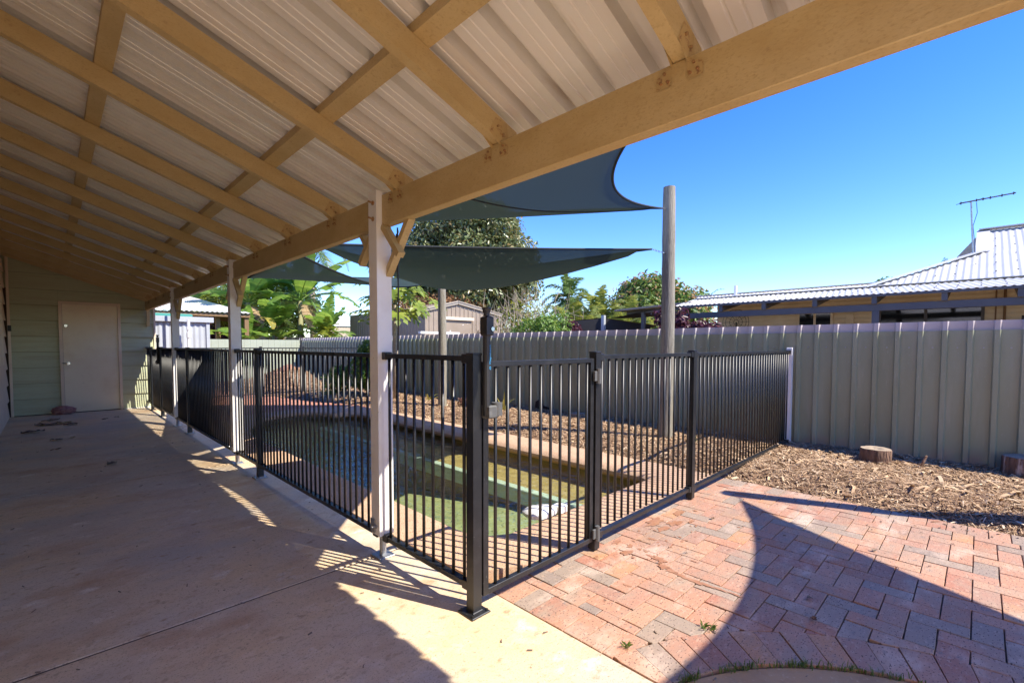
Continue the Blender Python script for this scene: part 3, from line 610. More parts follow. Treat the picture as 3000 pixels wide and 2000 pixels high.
# ------------------------------------------------------------------ pool fences (pieces share meshes)
bar_me = MB().tube([(0, 0, 0.12), (0, 0, 1.18)], 0.0085, 8).mesh('bar', M['black_metal'], smooth=True)
fp_me = MB().box(-0.025, -0.025, 0.008, 0.025, 0.025, 1.212, 0.002).mesh('fence_post', M['black_metal'])
cap_me = MB().box(-0.027, -0.027, 1.205, 0.027, 0.027, 1.217, 0.003).mesh('post_cap', M['black_metal'])
bp = MB().box(-0.055, -0.055, 0.0, 0.055, 0.055, 0.010, 0.003); bp.box(-0.029, -0.029, 0.008, 0.029, 0.029, 0.015, 0.003)
for a, b in ((-1, -1), (1, 1), (-1, 1), (1, -1)): bp.tube([(a*0.042, b*0.042, 0.008), (a*0.042, b*0.042, 0.018)], 0.006, 6)
bp_me = bp.mesh('base_plate', M['galv'])
bpb_me = bp_me.copy(); bpb_me.materials[0] = M['black_metal']
brk_me = MB().box(-0.03, -0.022, -0.022, 0.02, 0.022, 0.022, 0.003).mesh('bracket', M['black_metal'])
def fpost(root, x, y, black=True, plate=True):
    p = inst('fence_post', fp_me, root, (x, y, 0)); inst('post_cap', cap_me, p, (x, y, 0))
    if plate: inst('base_plate', bpb_me if black else bp_me, p, (x, y, 0))
    return p
def panel(root, a, b, zt=1.178, zb=0.111, pitch=0.0815, n=None, brk=(0, 0), bars=True):
    """rails and bars between the 2-D points a and b"""
    a = Vector(a); b = Vector(b); d = (b-a); L = d.length; d /= L
    for z0, nm in ((zt, 'top_rail'), (zb, 'bottom_rail')):
        MB().bar((a.x, a.y, z0+0.0125), (b.x, b.y, z0+0.0125), 0.036, 0.025).build(nm, M['black_metal'], root)
    n = n or int(round(L/pitch)); st = L/n
    for i in range(n):
        p = a+d*(st*(i+0.5)); inst('bar', bar_me, root, (p.x, p.y, 0))
    ang = math.atan2(d.y, d.x)
    for k, (q, an) in enumerate(((a, ang), (b, ang+math.pi))):
        if brk[k]:
            for zz in (zt+0.012, zb+0.012): inst('bracket', brk_me, root, (q.x+math.cos(an)*0.015, q.y+math.sin(an)*0.015, zz), (0, 0, an))
XF = 1.372
vf = thing('pool_fence', 'long black tubular pool fence between the white posts along the patio edge', 'pool fence', (XF, 5, 0), 'black pool fences')
fpost(vf, 1.374, 1.645)
panel(vf, (XF, 1.672), (XF, 2.438), brk=(1, 1))
fpost(vf, XF, 4.78, black=False); fpost(vf, XF, 7.90, black=False)
panel(vf, (XF, 2.536), (XF, 4.754), brk=(1, 1)); panel(vf, (XF, 4.806), (XF, 5.482), brk=(1, 1))
panel(vf, (XF, 5.578), (XF, 7.874), brk=(1, 1)); panel(vf, (XF, 7.926), (XF, 8.732), brk=(1, 1)); panel(vf, (XF, 8.828), (XF, 10.10), brk=(1, 0))
fpost(vf, XF, 10.13); fpost(vf, XF, 11.25); panel(vf, (XF, 11.28), (XF, 11.79), brk=(0, 1))
def hinge(root, x, y, z, ang=0):
    hm_ = MB().tube([(x-0.002, y-0.034, z-0.045), (x-0.002, y-0.034, z+0.045)], 0.016, 10); hm_.box(x-0.042, y-0.036, z-0.03, x+0.02, y-0.022, z+0.03, 0.003)
    hm_.build('hinge', M['grey_plastic'], root, auto=True)
def latch(root, x, y, dx, dy):
    """tall magnetic latch: striker box low, long tube, body and pull knob at the top"""
    lt = MB().tube([(x, y, 0.93), (x, y, 1.30)], 0.018, 10); lt.box(x-0.021, y-0.026, 1.295, x+0.021, y+0.020, 1.383, 0.006)
    lt.tube([(x, y, 1.385), (x, y, 1.395), (x, y, 1.42), (x, y, 1.425)], [0.016, 0.014, 0.022, 0.020], 12)
    l = lt.build('latch', M['black_plastic'], root, auto=True)
    MB().tube([(x-dy*0.03+dx*.012, y-0.027, 1.326), (x-dy*0.03+dx*.012, y-0.031, 1.326)], 0.010, 12).build('key_cylinder', M['steel'], l)
    bx = MB().box(x+dx*0.02-0.03, y+dy*0.02-0.03, 0.915, x+dx*0.02+0.03, y+dy*0.02+0.03, 0.975, 0.006)
    bx.tube([(x+dx*0.055, y+dy*0.055-0.01, 0.925), (x+dx*0.055, y+dy*0.055-0.01, 0.985)], 0.026, 14)
    bx.build('latch_catch', M['grey_plastic'], l, auto=True)
    return l
gate = thing('pool_gate', 'black tubular pool gate with a tall magnetic latch beside the corner post', 'gate', (1.85, 1.645, 0), 'black pool gates')
gy = 1.645
MB().box(1.418, gy-0.016, 0.062, 1.450, gy+0.016, 1.176, 0.003).build('stile', M['black_metal'], gate)
MB().box(2.262, gy-0.016, 0.062, 2.294, gy+0.016, 1.176, 0.003).build('stile', M['black_metal'], gate)
MB().box(1.4505, gy-0.0155, 1.150, 2.2615, gy+0.0155, 1.1765, 0.002).build('top_rail', M['black_metal'], gate)
MB().box(1.4505, gy-0.0155, 0.0615, 2.2615, gy+0.0155, 0.090, 0.002).build('bottom_rail', M['black_metal'], gate)
gb_me = MB().tube([(0, 0, 0.09), (0, 0, 1.152)], 0.0085, 8).mesh('bar', M['black_metal'], smooth=True)
for i in range(10): inst('bar', gb_me, gate, (1.508+i*0.0818, gy, 0))
for zz in (1.07, 0.115): hinge(gate, 2.318, gy, zz)
lt = latch(gate, 1.417, gy-0.040, 1, 0)
# printed lettering up the latch tube and the small round mark below it
lc = bpy.data.curves.new('lettering', 'FONT'); lc.body = 'MagnaLatch'; lc.size = 0.019; lc.extrude = 0.0003
lo = bpy.data.objects.new('lettering', lc); COL.objects.link(lo); lc.materials.append(M['blue_print'])
dirn = Vector((-0.7, -0.72, 0)).normalized()
zx = Vector((0, 0, 1)); yx = zx.cross(Vector((0.35, -0.94, 0)).normalized()).normalized()
nrm = Vector((0.35, -0.94, 0)).normalized(); xx_ = zx; yy_ = nrm.cross(xx_)
Mx = Matrix((xx_, yy_, nrm)).transposed().to_4x4(); Mx.translation = Vector((1.417, gy-0.040, 1.165))+nrm*0.0186+yy_*-0.005
me_l = lo.to_mesh().copy(); lo.to_mesh_clear()
bpy.data.objects.remove(lo); lo = bpy.data.objects.new('lettering', me_l); COL.objects.link(lo)
me_l.transform(Mx); me_l.materials.clear(); me_l.materials.append(M['blue_print']); attach(lo, lt)
rg = MB(); ctr = Vector((1.417, gy-0.040, 1.148))+nrm*0.0188
rows = [[tuple(ctr+xx_*(r*math.cos(t))+yy_*(r*math.sin(t))) for t in np.linspace(0, 2*math.pi, 17)] for r in (0.0045, 0.0075)]
rg.grid(rows).build('emblem', M['blue_print'], lt)
sf = thing('pool_fence', 'black tubular pool fence from the gate hinge post to the ribbed green fence', 'pool fence', (4, 1.645, 0), 'black pool fences')
fpost(sf, 2.328, gy, plate=False); fpost(sf, 3.674, gy, plate=False)
panel(sf, (2.356, gy), (3.648, gy), zt=1.17, zb=0.075, pitch=0.0815, brk=(1, 1)); panel(sf, (3.70, gy), (6.36, gy), zt=1.17, zb=0.075, pitch=0.0815, brk=(1, 1))
MB().box(6.37, gy-0.03, -0.05, 6.43, gy+0.03, 1.235, 0.006).build('end_post', M['post_paint'], sf)
hg = thing('pool_gate', 'small black pool gate at the far end of the patio beside the green wall', 'gate', (XF, 10.7, 0), 'black pool gates')
MB().box(XF-0.016, 10.165, 0.08, XF+0.016, 10.195, 1.176, 0.003).build('stile', M['black_metal'], hg)
MB().box(XF-0.016, 11.185, 0.08, XF+0.016, 11.215, 1.176, 0.003).build('stile', M['black_metal'], hg)
MB().box(XF-0.0155, 10.1955, 1.150, XF+0.0155, 11.1845, 1.1765, 0.002).build('top_rail', M['black_metal'], hg)
MB().box(XF-0.0155, 10.1955, 0.0795, XF+0.0155, 11.1845, 0.108, 0.002).build('bottom_rail', M['black_metal'], hg)
for i in range(11): inst('bar', gb_me, hg, (XF, 10.26+i*0.0835, 0))
latch(hg, XF-0.04, 10.16, 0, 1)
rf = thing('pool_fence', 'black tubular pool fence beyond the far end of the pool, before the mulch mound', 'pool fence', (3.5, 12.25, 0), 'black pool fences')
panel(rf, (1.56, 12.25), (3.555, 12.25), zt=1.165, zb=0.07); panel(rf, (3.605, 12.25), (4.53, 12.23), zt=1.165, zb=0.07); panel(rf, (4.58, 12.23), (6.40, 12.15), zt=1.165, zb=0.07)
fpost(rf, 3.58, 12.25, plate=False); fpost(rf, 4.555, 12.23, plate=False)
latch(rf, 4.50, 12.20, 0, -1)

# ------------------------------------------------------------------ ribbed boundary fences
cf = thing('boundary_fence', 'grey-green ribbed metal boundary fence with a mauve top strip beside the mulch bed', 'fence', (6.5, 5, 0))
cw = 0.752
ru, rd = trap(cw, 0.188, 0.034, 0.128, 0.012)
y0 = -6.0; y0 = 0.117-0.018-34*0.188
fs_me = profile_sheet(MB(), ru, rd, (6.5, 0, -0.06), (0, 1, 0), (0, 0, 1.475), (-1, 0, 0)).mesh('fence_sheet', M['colorbond'])
bs_me = profile_sheet(MB(), ru, rd, (6.522, 0, 1.36), (0, 1, 0), (0, 0, 0.15), (-1, 0, 0)).mesh('top_strip', M['colorbond_back'])
sc = MB()
for k in range(4): sc.tube([(6.5, 0.06+k*0.188, 1.24), (6.492, 0.06+k*0.188, 1.24)], 0.008, 6)
sc_me = sc.mesh('screw', M['galv'])
y = y0
while y < 17.4:
    f_ = inst('fence_sheet', fs_me, cf, (0, y, 0)); inst('top_strip', bs_me, cf, (0, y, 0)); inst('screw', sc_me, f_, (0, y, 0)); y += cw
MB().box(6.53, y0, 1.30, 6.57, 17.45, 1.36).build('rail', M['colorbond_back'], cf); MB().box(6.53, y0, 0.05, 6.57, 17.45, 0.12).build('rail', M['colorbond_back'], cf)
# torn rusty hole low in the fence
bf = thing('boundary_fence', 'pale green ribbed metal fence across the back of the yard in full sun', 'fence', (4, 17.5, 0))
bu, bd = trap(cw, 0.188, 0.006, 0.165, 0.006)
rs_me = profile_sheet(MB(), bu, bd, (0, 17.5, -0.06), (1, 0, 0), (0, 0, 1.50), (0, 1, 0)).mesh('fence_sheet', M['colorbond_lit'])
x = 6.5-cw
while x > -6: inst('fence_sheet', rs_me, bf, (x, 0, 0)); x -= cw
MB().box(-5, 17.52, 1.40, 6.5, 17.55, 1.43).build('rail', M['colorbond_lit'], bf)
# ------------------------------------------------------------------ shade sails and timber poles
def sail(name, label, corners, edge, sag, seam=(), n=26, hooks=(), hang=0.5):
    """three-cornered cloth: concave edges (edge[i] opposite corner i), a belly of depth sag"""
    A = [Vector(c) for c in corners]; cen = (A[0]+A[1]+A[2])/3
    nrm = (A[1]-A[0]).cross(A[2]-A[0]).normalized()
    inw = []
    for k in range(3):
        i, j = (k+1) % 3, (k+2) % 3; d = (A[j]-A[i]).normalized(); w_ = cen-A[i]; inw.append((w_-d*w_.dot(d)).normalized()*edge[k])
    def P(b):
        p = A[0]*b[0]+A[1]*b[1]+A[2]*b[2]
        for k in range(3):
            i, j = (k+1) % 3, (k+2) % 3; p = p+inw[k]*(4*b[i]*b[j]*(1-b[k])**0.5 if b[k] < 1 else 0)
        belly = 27*b[0]*b[1]*b[2]
        p = p+Vector((0, 0, -sag*belly**hang))+Vector((0, 0, 0.006*math.sin(p.x*2.3+p.y*1.7)*belly))
        return p
    vs = []; idx = {}; fs = []
    for i in range(n+1):
        for j in range(n+1-i):
            idx[(i, j)] = len(vs); vs.append(tuple(P((i/n, j/n, (n-i-j)/n))))
    for i in range(n):
        for j in range(n-i):
            fs.append((idx[(i, j)], idx[(i+1, j)], idx[(i, j+1)]))
            if j < n-i-1: fs.append((idx[(i+1, j)], idx[(i+1, j+1)], idx[(i, j+1)]))
    root = thing(name, label, 'shade sail', tuple(cen), 'shade sails over the pool')
    m = MB(); m.add(vs, fs); m.build('cloth', M['shade_cloth'], root, smooth=True)
    hm_ = MB()
    for k in range(3):
        pts = []
        for t in np.linspace(0.0, 1, 30):
            b = [0, 0, 0]; b[(k+1) % 3] = 1-t; b[(k+2) % 3] = t; pts.append(P(b))
        hm_.tube(pts, 0.011, 6)
    hm_.build('hem', M['sail_hem'], root, smooth=True)
    for (b0, b1) in seam:
        pts = [P([b0[q]*(1-t)+b1[q]*t for q in range(3)])-Vector((0, 0, 0.004)) for t in np.linspace(0, 1, 30)]
        MB().tube(pts, 0.006, 5).build('seam', M['sail_hem'], root, smooth=True)
    for ci, target in hooks:
        a = A[ci]; t = Vector(target); d = t-a; L = d.length; c = MB(); nl = max(2, int(L/0.035))
        for q in range(nl):
            p = a+d*((q+0.5)/nl); dd = d.normalized(); s_ = dd.cross(Vector((0, 0, 1))).normalized() if q % 2 else Vector((0, 0, 1))
            ring = [p+dd*(0.022*math.cos(u))+s_*(0.011*math.sin(u)) for u in np.linspace(0, 2*math.pi, 11)]
            c.tube(ring, 0.003, 5, cap=False)
        c.build('chain', M['steel'], root)
    return root
def pole(x, y, h, r0, r1, label, lean=(0, 0)):
    t = thing('timber_pole', label, 'pole', (x, y, 0), 'timber poles holding the shade sails')
    zs = np.linspace(-0.1, h, 16); pts = [(x+lean[0]*z/h+0.006*math.sin(z*2.1), y+lean[1]*z/h+0.006*math.cos(z*1.7), z) for z in zs]
    rr = [r0+(r1-r0)*k/15+0.002*math.sin(k*2.7) for k in range(16)]; rr[-1] *= 0.93
    MB().tube(pts, rr, 20).build('shaft', M['pole_timber'], t, auto=True)
    return t
p1 = pole(5.61, 2.85, 3.262, 0.088, 0.079, 'grey weathered timber pole standing in mulch behind the pool fence, sails chained to it')
p2 = pole(5.42, 7.45, 2.62, 0.085, 0.075, 'grey weathered timber pole near the ribbed fence, its top behind the lower sail', lean=(0.04, 0.05))
p3 = pole(5.02, -0.87, 3.02, 0.085, 0.078, 'timber pole outside the picture that casts the thin spike of shade on the bricks')
MB().tube([(5.53, 2.84, 2.42), (5.545, 2.845, 2.42)], 0.02, 8).build('eye_plate', M['steel'], p1)
sail('shade_sail', 'upper dark teal shade sail stretched from the tall timber pole to the patio beam',
     [(5.44, 2.86, 2.965), (1.68, 0.80, 2.26), (1.68, 3.60, 2.21)], (0.15, 0.13, 0.42), 0.10, seam=[((0.94, 0.06, 0), (0, 0.42, 0.58))], hooks=[(0, (5.54, 2.86, 2.98))])
sail('shade_sail', 'lower dark teal shade sail sagging in mid-picture, chained to the tall pole',
     [(5.20, 2.86, 2.425), (5.35, 7.36, 2.52), (1.68, 4.40, 2.18)], (0.10, 0.10, 0.12), 0.36, seam=[((0.55, 0.45, 0), (0, 0.62, 0.38))], hooks=[(0, (5.54, 2.85, 2.42)), (1, (5.40, 7.42, 2.56))])
def quad_sail(label, T, P, F, L, hooks):
    T, P, F, L = map(Vector, (T, P, F, L)); n = 24
    def pt(u, v):
        q = T*(1-u)*(1-v)+P*u*(1-v)+F*u*v+L*(1-u)*v; k = 4*u*(1-u)
        return q+Vector((0, 0, -k*(.25*(1-v)**1.5+.07*v)-4*v*(1-v)*.05*u))
    root = thing('shade_sail', label, 'shade sail', tuple((T+P+F+L)/4), 'shade sails over the pool')
    MB().grid([[pt(i/n, j/n) for i in range(n+1)] for j in range(n+1)]).build('cloth', M['shade_cloth'], root, smooth=True)
    h_ = MB()
    for f in (lambda t: pt(t, 0), lambda t: pt(t, 1), lambda t: pt(0, t), lambda t: pt(1, t)): h_.tube([f(t) for t in np.linspace(0, 1, 24)], .010, 6)
    h_.build('hem', M['sail_hem'], root, smooth=True)
    for a, b in hooks: MB().tube([a, b], .005, 6).build('turnbuckle', M['steel'], root)
quad_sail('farthest shade sail, twisted and thin, in front of the banana plants', (1.64, 4.62, 2.14), (5.30, 7.38, 2.54), (2.55, 9.98, 2.66), (1.62, 5.88, 2.02), [((5.30, 7.38, 2.54), (5.42, 7.45, 2.58)), ((2.55, 9.98, 2.66), (2.58, 10.12, 2.68))])
pole(2.585, 10.15, 2.80, .05, .045, 'timber pole at the far end of the pool hidden behind the second white post')
sail('shade_sail', 'shade sail outside the picture at right that shades the brick paving',
     [(4.87, -0.93, 2.92), (1.72, -0.86, 2.28), (2.9, -5.2, 2.6)], (0.3, 0.25, 0.32), 0.10, hooks=[(0, (4.98, -0.88, 2.94))])

# ------------------------------------------------------------------ neighbour's white-roofed house behind the fence
nh = thing('neighbour_house', 'cream house with white corrugated roof and charcoal verandah beams behind the ribbed fence', 'house', (13, 0, 0))
def corr_plane(p00, p10, p01, p11, period, amp, name, m, parent, nseg=6, rows=2):
    """corrugated sheet between 4 corners: ribs run from p0* to p1* (v), waves along u"""
    p00, p10, p01, p11 = map(Vector, (p00, p10, p01, p11)); L = max((p10-p00).length, (p11-p01).length); k = max(4, int(L/period*nseg))
    nr = (p10-p00).cross(p01-p00).normalized(); mb = MB(); G = []
    for r in range(rows):
        v = r/(rows-1); a = p00.lerp(p01, v); b = p10.lerp(p11, v)
        G.append([a.lerp(b, i/k)+nr*(amp*math.sin(2*math.pi*i*L/k/period)) for i in range(k+1)])
    return mb.grid(G).build(name, m, parent, smooth=True)
corr_plane((11, -8, 2.24), (11, 5.45, 2.24), (13.02, -8, 2.565), (13.02, 5.9, 2.565), 0.11, 0.011, 'verandah_roof', M['white_roof'], nh, 6)
corr_plane((13.0, 1.5, 2.57), (13.0, 5.75, 2.57), (15.2, 1.5, 2.875), (15.2, 6.7, 2.87), 0.115, 0.011, 'low_roof', M['white_roof'], nh, 6)
G = []
for r in range(7):                                   # ribs stay square to the eave and stop at the hip
    row = []
    for i in range(6*86+1):
        yy = -8+9.84*i/(6*86); xe = 15.0 if yy < 0.06 else 13.0+2.0*(1.84-yy)/1.78; xx = 13.0+(xe-13.0)*r/6
        row.append((xx-.004*math.sin(2*math.pi*yy/.115), yy, 2.575+(xx-13)*0.405+0.010*math.sin(2*math.pi*yy/.115)))
    G.append(row)
MB().grid(G).build('main_roof', M['white_roof'], nh, smooth=True)
corr_plane((15.0, -8, 3.40), (15.0, 0.06, 3.38), (17.0, -8, 4.22), (17.0, 0.06, 4.20), 0.115, 0.011, 'main_roof', M['white_roof'], nh, 6, rows=3)
mbn = MB(); mbn.add([(13, 1.84, 2.56), (15, .06, 3.38), (19, .06, 3.38), (21, 1.84, 2.56)], [(0, 1, 2, 3)]); mbn.build('hip_end', M['white_roof'], nh)
mbn = MB(); mbn.add([(15, .05, 3.36), (17, .05, 4.20), (19, .05, 3.36)], [(0, 1, 2)]); mbn.build('gable_vent', M['white_roof'], nh)
mbn = MB(); mbn.add([(17, -8, 4.22), (17, .06, 4.2), (21, 1.84, 2.56), (21, -8, 2.56)], [(0, 1, 2, 3)]); mbn.build('rear_roof', M['white_roof'], nh)
cpn = MB()
cpn.bar((12.95, 1.90, 2.575), (15.02, 0.06, 3.42), 0.26, 0.02); cpn.bar((15.0, 0.02, 3.40), (17.0, 0.02, 4.24), 0.24, 0.02); cpn.bar((17, 0.1, 4.245), (17, -8, 4.265), 0.34, 0.025); cpn.bar((15.2, 1.6, 2.895), (15.2, 6.7, 2.89), 0.3, 0.02)
cpn.bar((13.0, 5.75, 2.585), (13.0, -8, 2.585), 0.22, 0.012)
cpn.build('ridge_capping', M['white_roof'], nh)
sc = MB()
for yy in np.arange(-1.2, 5.1, 0.3):
    for xx in (11.25, 11.75, 12.3, 12.8): 
        zz = 2.24+(xx-11)*0.161+0.018; sc.box(xx, yy, zz, xx+0.022, yy+0.022, zz+0.012)
for yy in np.arange(-1.4, 1.6, 0.3):
    for xx in (13.4, 14.0, 14.6, 15.3, 16.0):
        if yy < 1.84-(xx-13)*0.89 or xx > 15 and yy < 0:
            zz = 2.58+(xx-13)*0.41+0.018; sc.box(xx, yy, zz, xx+0.025, yy+0.025, zz+0.014)
tag(sc.build('roof_screws', M['cable'], nh), kind='stuff')
MB().box(11.08, -8, 1.925, 11.16, 5.3, 2.055, 0.004).build('verandah_beam', M['charcoal'], nh)
for yy in (4.29, 3.37, 2.41, 1.44, 0.46, -0.45, -1.4):
    r_ = MB(); r_.add([(11.02, yy-.04, 2.055), (11.02, yy+.04, 2.055), (13, yy+.04, 2.44), (13, yy-.04, 2.44), (11.02, yy-.04, 2.20), (11.02, yy+.04, 2.20), (13, yy+.04, 2.54), (13, yy-.04, 2.54)], [(0, 1, 2, 3), (7, 6, 5, 4), (0, 4, 5, 1), (1, 5, 6, 2), (3, 2, 6, 7), (0, 3, 7, 4)])
    r_.build('rafter', M['charcoal'], nh)
for yy in (5.2, 1.42, -2.2): MB().box(11.07, yy-0.055, -0.05, 11.17, yy+0.055, 1.925, 0.004).build('verandah_post', M['charcoal'], nh)
MB().box(11.0, -8, 2.19, 11.03, 5.2, 2.235).build('fascia', M['charcoal'], nh)
wl_ = MB(); k = 90; G = []
for i in range(k+1):
    zz = 2.6*i/k; G.append([(13.0+0.012*math.sin(2*math.pi*zz/0.10), yy, zz) for yy in (-8, 5.15)])
wl_.grid(G).build('wall', M['cream_clad'], nh, smooth=True)
MB().box(13.02, -8, -0.05, 20, 5.15, 2.5).build('wall_core', M['cream_clad'], nh)
def nwin(y0_, y1_, z0_, z1_, mull=()):
    w_ = MB(); w_.box(12.955, y0_, z0_, 12.985, y1_, z1_); p = w_.build('window', M['dark_glass'], nh)
    f_ = MB()
    for a, b in ((y0_-.05, y0_), (y1_, y1_+.05)): f_.box(12.94, a, z0_-.04, 12.99, b, z1_+.04)
    f_.box(12.94, y0_, z1_, 12.99, y1_, z1_+.04)
    for q in mull: f_.box(12.945, q-.025, z0_, 12.99, q+.025, z1_)
    f_.build('frame', M['cream_clad'] if y0_ > 2 else M['charcoal'], p)
nwin(2.50, 3.14, 0.9, 2.03, (2.82,)); nwin(0.0, 1.56, 0.9, 2.03, (0.82,))
MB().box(12.93, 2.05, 1.3, 12.985, 2.2, 2.0, 0.01).build('meter_box', M['cream_clad'], nh)
cb = MB(); cb.tube([(12.96, -0.2, 2.5), (12.96, -0.2, 1.7), (12.95, -0.16, 1.62)], 0.012, 6); cb.tube([(12.96, -0.32, 2.5), (12.96, -0.32, 1.3)], 0.02, 6); cb.build('conduit', M['brown_timber'], nh)
MB().tube([(13.9, 5.0, 2.65), (13.9, 5.0, 2.98)], 0.045, 12).build('vent_pipe', M['white_pvc'], nh)
# folding chair on the verandah, just its frame top in view
ch = thing('folding_chair', 'dark folding chair frame leaning on the cream verandah wall near the right edge', 'chair', (12.6, -0.62, 0.9))
c_ = MB(); c_.tube([(12.55, -0.52, 0.9), (12.6, -0.55, 1.82), (12.6, -0.9, 1.82), (12.55, -0.92, 0.9)], 0.022, 8); c_.build('frame', M['black_plastic'], ch)
c_ = MB(); c_.box(12.58, -0.88, 1.35, 12.60, -0.57, 1.66, 0.004); c_.build('backrest', M['charcoal'], ch)
fan = thing('pedestal_fan', 'dark wire fan cage on the cream verandah wall above the fence', 'fan', (12.7, 4.55, 1.85))
f_ = MB(); cc = Vector((12.7, 4.55, 1.88))
for r in (0.06, 0.16, 0.26, 0.33): f_.tube([cc+Vector((0.05-(r*.15), r*math.cos(t), r*math.sin(t))) for t in np.linspace(0, 2*math.pi, 25)], 0.006, 5, cap=False)
for t in np.linspace(0, 2*math.pi, 13)[:-1]: f_.tube([cc+Vector((0.04, 0.06*math.cos(t), 0.06*math.sin(t))), cc+Vector((0, .33*math.cos(t), .33*math.sin(t)))], 0.004, 4)
f_.build('cage', M['cable'], fan); MB().tube([cc+Vector((0.05, 0, 0)), cc+Vector((0.06, 0, -1.0))], 0.02, 8).build('stand', M['cable'], fan)

an = thing('tv_antenna', 'thin television antenna on a bent mast above the white roof', 'antenna', (14.95, 0.05, 3.1))
a_ = MB(); a_.tube([(15.1, 0.03, 3.13), (14.97, 0.12, 3.12), (14.93, 0.16, 3.16), (14.93, 0.24, 4.58)], 0.016, 8); a_.build('mast', M['galv'], an)
A0 = Vector((14.74, 0.42, 4.51)); A1 = Vector((15.64, -0.47, 4.755))
a_ = MB(); a_.bar(A0, A1, 0.022, 0.028)
dv = (A1-A0).normalized(); sv = Vector((0.70, 0.71, 0))
for t, L in ((0.02, .11), (0.3, .16), (0.42, .06), (0.55, .05), (0.76, .05), (0.97, .05)):
    p = A0.lerp(A1, t); a_.tube([p-sv*L, p+sv*L], 0.006, 6); a_.tube([p-Vector((0, 0, 0.03)), p+Vector((0, 0, .03))], 0.012, 6)
a_.build('boom', M['cable'], an)
a_ = MB(); a_.tube([(14.98, 0.15, 4.53), (15.0, 0.13, 4.3), (14.94, 0.19, 4.0), (14.97, 0.14, 3.5), (14.97, 0.12, 2.95)], 0.007, 5); a_.build('cable', mat('blue_cable', (0.06, 0.16, 0.35), 0.5), an)

cpt = thing('carport', 'low carport roof on a charcoal post left of the white-roofed house', 'carport', (12, 6.8, 0))
c_ = MB(); c_.add([(11.6, 7.55, 2.30), (11.9, 5.4, 2.42), (14.5, 5.6, 2.6), (14.5, 8.6, 2.45), (11.6, 7.55, 2.25), (11.9, 5.4, 2.37), (14.5, 5.6, 2.55), (14.5, 8.6, 2.40)], [(0, 1, 2, 3), (7, 6, 5, 4), (0, 4, 5, 1), (1, 5, 6, 2), (2, 6, 7, 3), (3, 7, 4, 0)])
c_.build('roof', M['taupe'], cpt)
MB().box(12.0, 6.82, -0.05, 12.09, 6.91, 2.3).build('post', M['charcoal'], cpt); MB().box(13.6, 7.7, -0.05, 13.7, 7.8, 2.4).build('post', M['charcoal'], cpt)
MB().bar((12.05, 7.4, 2.22), (12.05, 5.4, 2.30), 0.06, 0.10).build('beam', M['charcoal'], cpt)
ds = thing('dark_awning', 'low dark shade cloth canopy with a pale post beyond the boundary fence', 'canopy', (11.8, 8.0, 0))
def tri(pts, n=10, sag=0.12):
    a, b, c = map(Vector, pts); m = MB(); G = []
    for i in range(n+1):
        u = i/n; p = a.lerp(b, u); q = a.lerp(c, u); G.append([p.lerp(q, j/n)-Vector((0, 0, sag*4*(j/n)*(1-j/n)*u)) for j in range(n+1)])
    return m.grid(G)
tri([(11.79, 8.06, 2.10), (10.9, 9.1, 1.98), (13.0, 10.0, 1.85)]).build('cloth', M['dark_fabric'], ds, smooth=True)
tri([(11.79, 8.06, 2.10), (13.0, 6.9, 1.87), (14.2, 9.0, 1.9)]).build('cloth', M['dark_fabric'], ds, smooth=True)
tri([(12.0, 6.5, 2.28), (11.9, 7.85, 2.08), (13.0, 6.6, 2.2)], sag=0.05).build('cloth', M['dark_fabric'], ds, smooth=True)
b_ = MB(); b_.add([(11.0, 9.0, 1.97), (11.79, 8.06, 2.08), (12.8, 7.05, 1.86), (12.8, 7.05, 1.3), (11.79, 8.06, 1.3), (11.0, 9.0, 1.3)], [(0, 1, 4, 5), (1, 2, 3, 4)]); b_.build('drop_cloth', M['dark_fabric'], ds)
MB().box(11.74, 8.0, -0.05, 11.84, 8.1, 2.17).build('post', M['grey_shed'], ds)

# ------------------------------------------------------------------ sheds and far buildings
ts = thing('garden_shed', 'taupe ribbed metal gable shed with white flecks behind the ribbed fence', 'shed', (11, 14, 0))
def ribbed_wall(o, u, L, H, nrm, m, parent, p=0.2, dep=0.02, name='wall'):
    uu, dd = trap(L, p, dep, 0.15, 0.012)
    return profile_sheet(MB(), uu, dd, o, u, (0, 0, H), nrm).build(name, m, parent)
uu, dd = trap(3.65, 0.2, 0.022, 0.15, 0.012)
mbs = MB(); top = []; bot = []
for a, b in zip(uu, dd):
    zt = 2.52+(0.33 if True else 0)*(1-abs(a-1.44)/(1.44 if a < 1.44 else 2.21)); bot.append((9.45+a, 14-b, -0.05)); top.append((9.45+a, 14-b, zt))
mbs.grid([bot, top]).build('wall', M['taupe'], ts)
ribbed_wall((9.45, 14, -0.05), (0, 1, 0), 5.85, 2.62, (-1, 0, 0), M['taupe'], ts, p=0.2)
MB().box(9.5, 14.05, -0.05, 13.05, 19.8, 2.45).build('lining', M['taupe'], ts)
r_ = MB(); r_.add([(9.40, 13.9, 2.53), (10.89, 13.9, 2.89), (10.89, 19.9, 2.95), (9.40, 19.9, 2.66), (13.15, 13.9, 2.52), (13.15, 19.9, 2.6)], [(0, 1, 2, 3), (1, 4, 5, 2)]); r_.build('roof', M['taupe'], ts)
r_ = MB(); r_.bar((9.38, 13.95, 2.52), (10.89, 13.95, 2.87), 0.05, 0.13); r_.bar((10.89, 13.95, 2.87), (13.17, 13.95, 2.49), 0.05, 0.13); r_.build('barge_capping', mat('barge', (0.33, 0.285, 0.225), 0.5), ts)
MB().box(10.2, 13.86, 2.20, 11.6, 13.96, 2.31, 0.004).build('door_header', M['trim'], ts)
MB().box(10.3, 13.94, -0.05, 11.5, 13.97, 2.20).build('roller_door', M['taupe'], ts)
